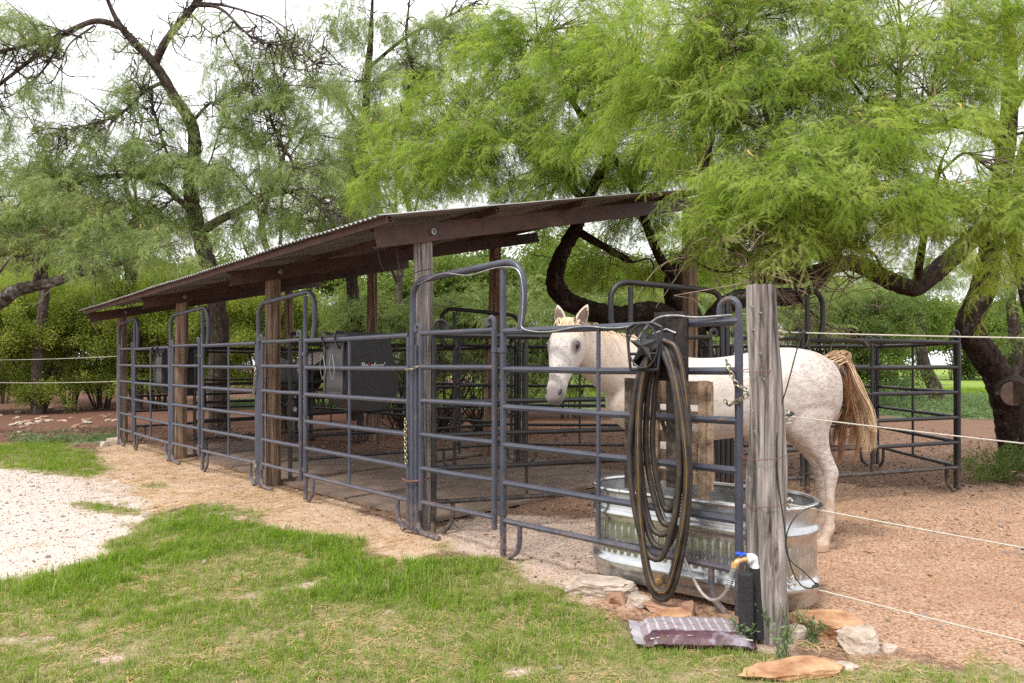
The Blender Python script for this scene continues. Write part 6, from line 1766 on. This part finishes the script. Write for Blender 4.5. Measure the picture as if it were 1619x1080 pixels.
bare = [(L3([(95, 58, 12.6), (85, 85, 12.5), (60, 120, 12.4), (20, 150, 12.3)]), .03, 12), (L3([(318, 5, 12.8), (360, 10, 12.6), (420, 30, 12.4), (455, 60, 12.3)]), .03, 12), (L3([(150, 40, 12.8), (110, 70, 12.6), (95, 110, 12.5)]), .02, 9), (L3([(130, 60, 12.7), (60, 40, 12.4), (70, 90, 12.4)]), .02, 10),
        (L3([(300, 300, 14), (330, 260, 13.6), (350, 200, 13.4), (385, 150, 13.2)]), .025, 10), (L3([(300, 20, 12.9), (330, 50, 12.8), (352, 60, 12.7)]), .02, 8)]
tree('mesquite_tree', 'tall sparse mesquite with forked lichen trunk against the white sky at upper left', 'tree', ta_base, limbs, lobes, C_MID, M['bark_grey'], None, 1.0, 0.03, None, (0.1, 1.1), bare=bare, twiggy=38, dead='dark_twig', thick=1.9)

# ------------------------------------------------------------------ mesquite behind the shed, thin dark stems above the roof
tm_base = gpx(560, 665)
limbs = [(L3([(560, 672, 17), (562, 560, 17), (556, 440, 17), (548, 360, 16.8), (560, 290, 16.6), (574, 210, 16.4), (580, 130, 16.2), (586, 60, 16), (590, -20, 15.8)]), 0.195, 0.049),
         (L3([(556, 300, 16.7), (600, 260, 16.2), (650, 130, 16), (642, 60, 15.8), (650, -20, 15.6)]), 0.060, 0.021),
         (L3([(574, 210, 16.4), (540, 160, 16.2), (505, 140, 16), (480, 100, 15.8)]), 0.045, 0.017),
         (L3([(580, 110, 16.2), (640, 60, 16), (700, 30, 15.8), (760, 0, 15.6)]), 0.045, 0.017),
         (L3([(550, 330, 16.8), (520, 310, 16.4), (490, 330, 16)]), 0.068, 0.028)]
lobes = [lb(560, 130, 16, (1.0, .9, .9), 18, 8), lb(640, 110, 15.6, (1.0, .9, .9), 18, 8), lb(540, 250, 16.2, (1.1, .9, .8), 20, 9), lb(610, 200, 15.8, (1.0, .9, .8), 20, 9), lb(690, 60, 15.6, (1.1, .9, .8), 16, 8), lb(590, 20, 15.8, (1.1, .9, .7), 12, 7), lb(500, 40, 15.6, (1.0, .9, .6), 12, 7), lb(520, 350, 16.4, (1.3, .9, .5), 18, 9), lb(600, 320, 16, (1.0, .8, .5), 16, 9), lb(760, 60, 15.4, (1.0, .9, .8), 16, 9)]
bare = [(L3([(540, 330, 16.5), (500, 350, 16), (470, 345, 15.8), (440, 360, 15.6)]), .03, 12), (L3([(552, 310, 16.6), (590, 330, 16.2), (630, 320, 16)]), .03, 10)]
tree('mesquite_tree', 'slender mesquite with dark stems rising behind the middle of the shed roof', 'tree', tm_base, limbs, lobes, C_MID, M['bark'], None, 1.15, 0.03, None, (0.1, 1.1), bare=bare, twiggy=34, dead='dark_twig', thick=2.0)

# ------------------------------------------------------------------ lichen-covered limb entering from the left
tl_base = np.array([-12.2, 13.2, 0])
limbs = [([tl_base + np.array([0, 0, -.1]), tl_base + np.array([.1, 0, 1.0]), tl_base + np.array([.5, -.1, 1.9]), px(-60, 515, 13.0)], 0.26, 0.16),
         (L3([(-60, 515, 13.0), (0, 478, 12.8), (25, 460, 12.7), (55, 452, 12.6), (85, 446, 12.5), (110, 436, 12.4), (140, 430, 12.3), (180, 420, 12.2), (230, 400, 12.1)]), 0.14, 0.04),
         (L3([(55, 452, 12.6), (62, 430, 12.5), (75, 415, 12.4), (100, 405, 12.3), (135, 395, 12.2)]), 0.07, 0.03),
         (L3([(-60, 515, 13.0), (-30, 420, 12.9), (10, 398, 12.7), (40, 408, 12.6), (80, 402, 12.4)]), 0.10, 0.05)]
lobes = [lb(120, 390, 12, (.9, .7, .35), 12, 6), lb(40, 375, 12.3, (1.0, .7, .4), 12, 6), lb(230, 370, 12, (.7, .6, .35), 10, 6), lb(-30, 330, 12.4, (1.0, .8, .7), 14, 7), lb(180, 315, 12, (.7, .7, .5), 9, 6), lb(290, 385, 12.2, (.5, .5, .3), 6, 6), lb(90, 300, 12.2, (.8, .7, .5), 10, 6)]
bare = [(L3([(110, 436, 12.4), (145, 415, 12.2), (150, 470, 12.0), (130, 495, 11.9)]), .015, 5), (L3([(0, 430, 12.7), (40, 380, 12.4), (90, 370, 12.2)]), .02, 9)]
tree('mesquite_tree', 'mesquite limb crusted with pale lichen reaching in from the left edge', 'tree', tl_base, limbs, lobes, C_MID, M['bark_lichen'], None, 0.95, 0.03, None, (0.1, 1.0), bare=bare, twiggy=10)

# ------------------------------------------------------------------ taller mesquites filling the skyline on the left
for k, (bx, Z, pts, lobs) in enumerate([
    (60, 19, [(60, 560), (70, 450), (50, 360), (80, 280), (60, 210)], [(30, 330), (110, 300), (60, 250), (-20, 270), (130, 360), (20, 400)]),
    (215, 20, [(215, 560), (205, 460), (225, 370), (200, 290), (220, 215)], [(170, 320), (250, 300), (210, 240), (280, 360), (160, 390), (240, 410)]),
    (430, 20, [(430, 560), (440, 450), (415, 360), (440, 270), (470, 190)], [(400, 300), (470, 270), (440, 215), (380, 370), (500, 330), (390, 235)]),
    (640, 21, [(640, 560), (630, 450), (650, 350), (630, 250), (660, 150)], [(600, 280), (680, 250), (640, 180), (580, 360), (700, 160), (560, 200), (730, 90)])]):
    b_ = np.array([(bx - CX) / F * Z, Z, 0.0]); P_ = [b_] + [px(x, y, Z) for x, y in pts]
    limbs = [(P_, .17, .04)] + [([P_[2], (P_[2] + px(x, y, Z)) / 2 + TR.normal(0, .2, 3) + np.array([0, 0, .3]), px(x, y, Z)], .06, .02) for x, y in lobs[:4]]
    tree('mesquite_tree', ['airy mesquite in the background at the far left, behind the lichen limb', 'airy background mesquite above the far end of the roof', 'airy background mesquite between the forked trunk and the slender dark stems', 'airy background mesquite just left of the bright green crown'][k], 'tree', b_, limbs,
         [(px(x, y, Z + TR.uniform(-.6, .6)), (1.2, 1.0, .9), 11, 5) for x, y in lobs], C_MID, M['bark_grey'], 'airy mesquites on the skyline', 1.35, .02, None, (.1, 1.0), twiggy=18, dead='dark_twig', thick=2.0)

# ------------------------------------------------------------------ shrubs along the back, each with its own stems
def shrub(label, x, Z, h, w, coll, nb, ns, bark, stems=8, low=0.25, group='shrubs along the back of the paddock', spray=1.0, pitch=(-.5, .6), nm='shrub', cat='shrub'):
    b = np.array([(x - CX) / F * Z, Z, 0.0]); limbs = []; lobes = []
    for k in range(stems):
        a = 2 * PI * k / stems + TR.uniform(0, .8); rr = TR.uniform(.25, .8) * w * .6; hh = h * TR.uniform(.55, .9)
        e = b + np.array([math.cos(a) * rr, math.sin(a) * rr * .6, hh])
        s = b + np.array([math.cos(a) * .12 * w * .5, math.sin(a) * .08, -.05]); m1 = s + (e - s) * .35 + np.array([TR.normal(0, .08), TR.normal(0, .08), .1]); m2 = s + (e - s) * .7 + TR.normal(0, .09, 3)
        limbs.append(([s, m1, m2, e], TR.uniform(.015, .042) * (h / 3) ** .6, .014))
        lobes.append((e + np.array([0, 0, .05 * h]), (w * .36, w * .30, h * .20), nb, ns))
    for k in range(3):
        lobes.append((b + np.array([TR.uniform(-.45, .45) * w, TR.uniform(-.2, .2) * w, h * TR.uniform(low, .75)]), (w * .36, w * .28, h * .18), nb, ns))
    return tree(nm, label, cat, b, limbs, lobes, coll, bark, group, spray, 0, None, pitch, 6)
SH_SPOTS = [(-40, 19, 3.4, 2.8), (60, 20, 3.3, 2.9), (160, 21, 3.6, 3.0), (250, 20.5, 3.6, 3.0), (110, 23, 4.4, 3.2), (330, 21.5, 3.4, 3.0), (420, 20, 3.3, 2.8), (510, 21, 3.4, 3.0), (0, 24, 4.4, 3.4), (215, 24.5, 4.6, 3.4)]
SH_L = ['bright green shrub cut by the left edge behind the rope fence', 'bright green shrub with pale bare stems at the left behind the rope fence', 'bright green shrub just left of the far shed post', 'bright green shrub seen under the far roof corner',
        'taller green shrub rising behind the two leftmost shrubs', 'green shrub behind the thick grey trunk', 'green shrub behind the second cedar post', 'green shrub behind the large feeder', 'tall green shrub in the back row at the left edge', 'tall green shrub in the back row near the far shed post']
for (x, Z, h, w), lab in zip(SH_SPOTS, SH_L):
    shrub(lab, x, Z, h, w, C_SHRUB, 12, 8, M['bark_grey'], 9, .16)
CE = [(610, 17.5, 3.2, 2.8), (700, 18, 3.5, 3.0), (800, 18.5, 3.4, 3.0), (900, 17.5, 3.4, 3.0), (1000, 18, 3.8, 3.0), (1110, 19, 3.6, 3.2), (1230, 20, 3.8, 3.2), (1330, 21, 3.6, 3.2)]
CL = ['olive green thicket behind the back post left of the near gate', 'olive green thicket with dead twigs behind the nearest arch', 'olive green thicket left of the serpentine limb', 'green thicket behind the serpentine limb', 'green thicket behind the star hanger', 'green thicket behind the board post', 'green thicket behind the horse croup', 'green thicket behind the horse tail']
for (x, Z, h, w), lab in zip(CE, CL):
    rt_ = shrub(lab, x, Z, h, w, C_MID if x != 1330 else C_DARK, 14, 7, M['bark_grey'], 6, .25, 'thickets behind the pens', 1.2, (-.3, .9))
# dead brush behind the near post
for k, (x, y0) in enumerate(((700, 470), (760, 500), (640, 480))):
    b = px(x, 640, 14.0); b[2] = 0; mb = MB(); r = np.random.default_rng(60 + k)
    for q in range(30):
        e = b + np.array([r.normal(0, .7), r.normal(0, .3), r.uniform(.8, 2.2)]); m1 = (b + e) / 2 + r.normal(0, .22, 3)
        T = smooth_path([b + np.array([r.normal(0, .1), r.normal(0, .1), 0]), m1, e], 5); mb.tube(T, np.linspace(r.uniform(.008, .03), .003, len(T)), 5, cap=False)
        for z in range(6):
            s = T[r.integers(4, len(T))]; d = r.normal(0, 1, 3) * .28; mb.tube([s, s + d * .5 + r.normal(0, .04, 3), s + d], [.005, .004, .002], 4, cap=False)
    single('dead_brush', mb, M['bark_grey'], ['tangle of grey dead branches seen under the near arch', 'tangle of dead branches right of the near arch', 'tangle of dead branches left of the near post'][k], 'dead brush', 'dead brush behind the shed')

# ------------------------------------------------------------------ far trees
FT = [(-150, 34, 7.5, 5.5), (60, 36, 7.0, 5.5), (260, 34, 6.5, 5.5), (450, 36, 7.0, 5.5), (640, 32, 6.5, 5.0), (800, 30, 6.5, 5.0), (950, 34, 7.0, 5.5), (1120, 33, 6.5, 5.0), (1270, 38, 6.5, 5.5), (1400, 44, 5.2, 5.5), (1510, 58, 6.0, 7.0), (1610, 62, 6.5, 7.0), (1720, 55, 6.0, 7.0), (1450, 70, 7, 8.0), (1570, 80, 7, 9.0), (1690, 85, 8, 9.0)]
for k, (x, Z, h, w) in enumerate(FT):
    if Z < 50:
        shrub('%s of the far trees in the green belt behind the shrubs, counted from the left' % ['leftmost', 'second', 'third', 'fourth', 'fifth', 'sixth', 'seventh', 'eighth', 'ninth', 'tenth'][k], x, Z, h, w, C_FAR, 9, 9, M['bark_grey'], 6, .2, 'far trees behind the paddock', 1.1, (-.6, .6), 'far_tree', 'tree')
    else:
        shrub(['far meadow tree at the left of the right-hand gap', 'far meadow tree in the middle of the right-hand gap', 'far meadow tree cut by the right edge', 'distant tree on the meadow edge behind the corner panel', 'distant tree on the meadow edge behind the leaning trunk', 'distant tree on the meadow edge at the far right'][k - 10], x, Z, h, w, C_FAR, 9, 9, M['bark_grey'], 6, .15, 'far trees on the meadow edge', 1.5, (-.6, .6), 'far_tree', 'tree')

# small trees in the right background
def small_tree(label, pts, lobes_, r0, coll=C_MID):
    P = L3(pts); b = P[0].copy(); b[2] = 0
    tree('small_tree', label, 'tree', b, [(P, r0, r0 * .35)] + [], lobes_, coll, M['bark_grey'], 'small trees on the meadow side', 1.3, 0, None, (0, 1.0), 7)
small_tree('small leaning mesquite between the corner panel and the meadow', [(1482, 640, 25), (1475, 610, 25), (1462, 575, 25), (1455, 530, 25), (1450, 470, 24.5), (1470, 410, 24)], [lb(1430, 440, 23.5, (2.0, 1.2, .9), 22, 9), lb(1360, 460, 23, (1.8, 1.2, .9), 20, 9), lb(1480, 410, 23, (1.6, 1.2, .8), 16, 8), lb(1300, 470, 23.5, (1.6, 1.2, .9), 16, 9), lb(1400, 510, 24, (1.6, 1.0, .5), 10, 7)], .28)
small_tree('slim mesquite behind the leaning trunk at the right edge', [(1622, 650, 20), (1618, 600, 20), (1612, 550, 20), (1600, 510, 20), (1598, 470, 20), (1606, 430, 20)], [lb(1600, 420, 19.5, (1.2, 1, .8), 14, 8), lb(1660, 450, 19.5, (1.4, 1, .9), 14, 8), lb(1640, 520, 20, (.9, .8, .5), 8, 7)], .24)
# low shrub at the foot of the right tree
b = gpx(1585, 760)
tree('low_shrub', 'dark green low shrub at the foot of the leaning trunk', 'shrub', b, [([b, b + np.array([.1, 0, .2])], .02, .01), ([b, b + np.array([-.25, 0, .18])], .02, .01), ([b, b + np.array([.5, .1, .22])], .02, .01)],
     [(b + np.array([.05, -.05, .18]), (.35, .28, .14), 8, 4), (b + np.array([-.25, 0, .12]), (.30, .25, .10), 6, 4), (b + np.array([.5, 0, .2]), (.4, .3, .18), 8, 4)], C_DARK, M['bark_grey'], None, .5, 0, None, (-.6, .5), 5)
# prickly pear
b = gpx(1412, 638); cac = empty('prickly_pear', b, 0, 'prickly pear cactus with yellow flower beyond the corner panel', 'cactus')
cm = flat_mat('cactus_pad', (0.055, 0.12, 0.045), (0.10, 0.19, 0.075), 5, .6)
pads = [(0, 0, .28, 0), (-.35, .1, .27, .5), (.4, 0, .27, -.5), (.05, .05, .72, .2), (-.45, .1, .62, -.4), (.5, .05, .66, .5), (-.75, 0, .3, .8), (.85, 0, .32, -.7), (.25, -.1, .5, -.9)]
for k, (x, y, z, t) in enumerate(pads):
    mb = MB(); ax = np.array([math.sin(t), 0.1, math.cos(t)]); sd = np.array([math.cos(t), .3 * math.sin(k), -math.sin(t)]); nv_ = np.cross(ax, sd)
    mb.rings([ell(b + np.array([x, y, z]) + ax * q, sd, nv_, .20 * s, .035 * s + .005, 12) for q, s in ((-.26, .25), (-.18, .65), (-.05, .95), (.08, 1), (.18, .8), (.25, .4), (.27, .1))]); part('pad', mb, cm, cac, True, True)
mb = MB(); mb.rings([ell(b + np.array([.75, -.05, .62 + q]), np.array([1., 0, 0]), np.array([0, 1., 0]), r_, r_, 8) for q, r_ in ((0, .03), (.04, .06), (.08, .08))]); part('flower', mb, M['stripe'], cac, True, True)
# far fence post on the meadow
fp = px(1587, 600, 40); mb = log_post((fp[0], 40, -.1), (fp[0], 40, 1.65), .11, .10, 77, 10, 8); single('fence_post', mb, M['greywood'], 'lone grey fence post standing far out on the meadow', 'post')
# weeds poking through the pens and at the post foot
def weed(label, g, h, n, seed, coll=C_SHRUB):
    r = np.random.default_rng(seed); mb = MB()
    for k in range(n):
        a = r.uniform(0, 6.28); e = g + np.array([math.cos(a) * h * .45, math.sin(a) * h * .45, h * r.uniform(.6, 1.1)])
        T = smooth_path([g + r.normal(0, .015, 3) * np.array([1, 1, 0]), (g + e) / 2 + np.array([0, 0, .12 * h]), e], 3); mb.tube(T, np.linspace(.003, .0012, len(T)), 4)
        for q in range(9):
            c = T[r.integers(1, len(T))]; d = r.normal(0, 1, 3) + np.array([0, 0, .5]); d /= np.linalg.norm(d); s = np.cross(d, r.normal(0, 1, 3)); s /= np.linalg.norm(s); z = .032 * r.uniform(.6, 1.3)
            mb.add([c, c + d * z * .5 + s * z * .16, c + d * z, c + d * z * .5 - s * z * .16], [(0, 1, 2, 3)])
    single('weed', mb, M['cover'], label, 'weed', 'weeds')
for k, (x, y, h, lab) in enumerate(((1215, 1015, .20, 'leafy weed at the left foot of the grey post'), (1248, 1020, .22, 'leafy weed at the right foot of the grey post'), (1178, 1025, .16, 'leafy weed beside the feed bag end'), (1285, 1016, .12, 'small weed by the orange slab'), (893, 690, .20, 'green weed on the dirt beyond the divider panel'), (800, 700, .14, 'small green weed behind the near gate'), (1235, 1040, .13, 'low weed in front of the grey post'))):
    weed(lab, gpx(x, y), h, 9, 200 + k)
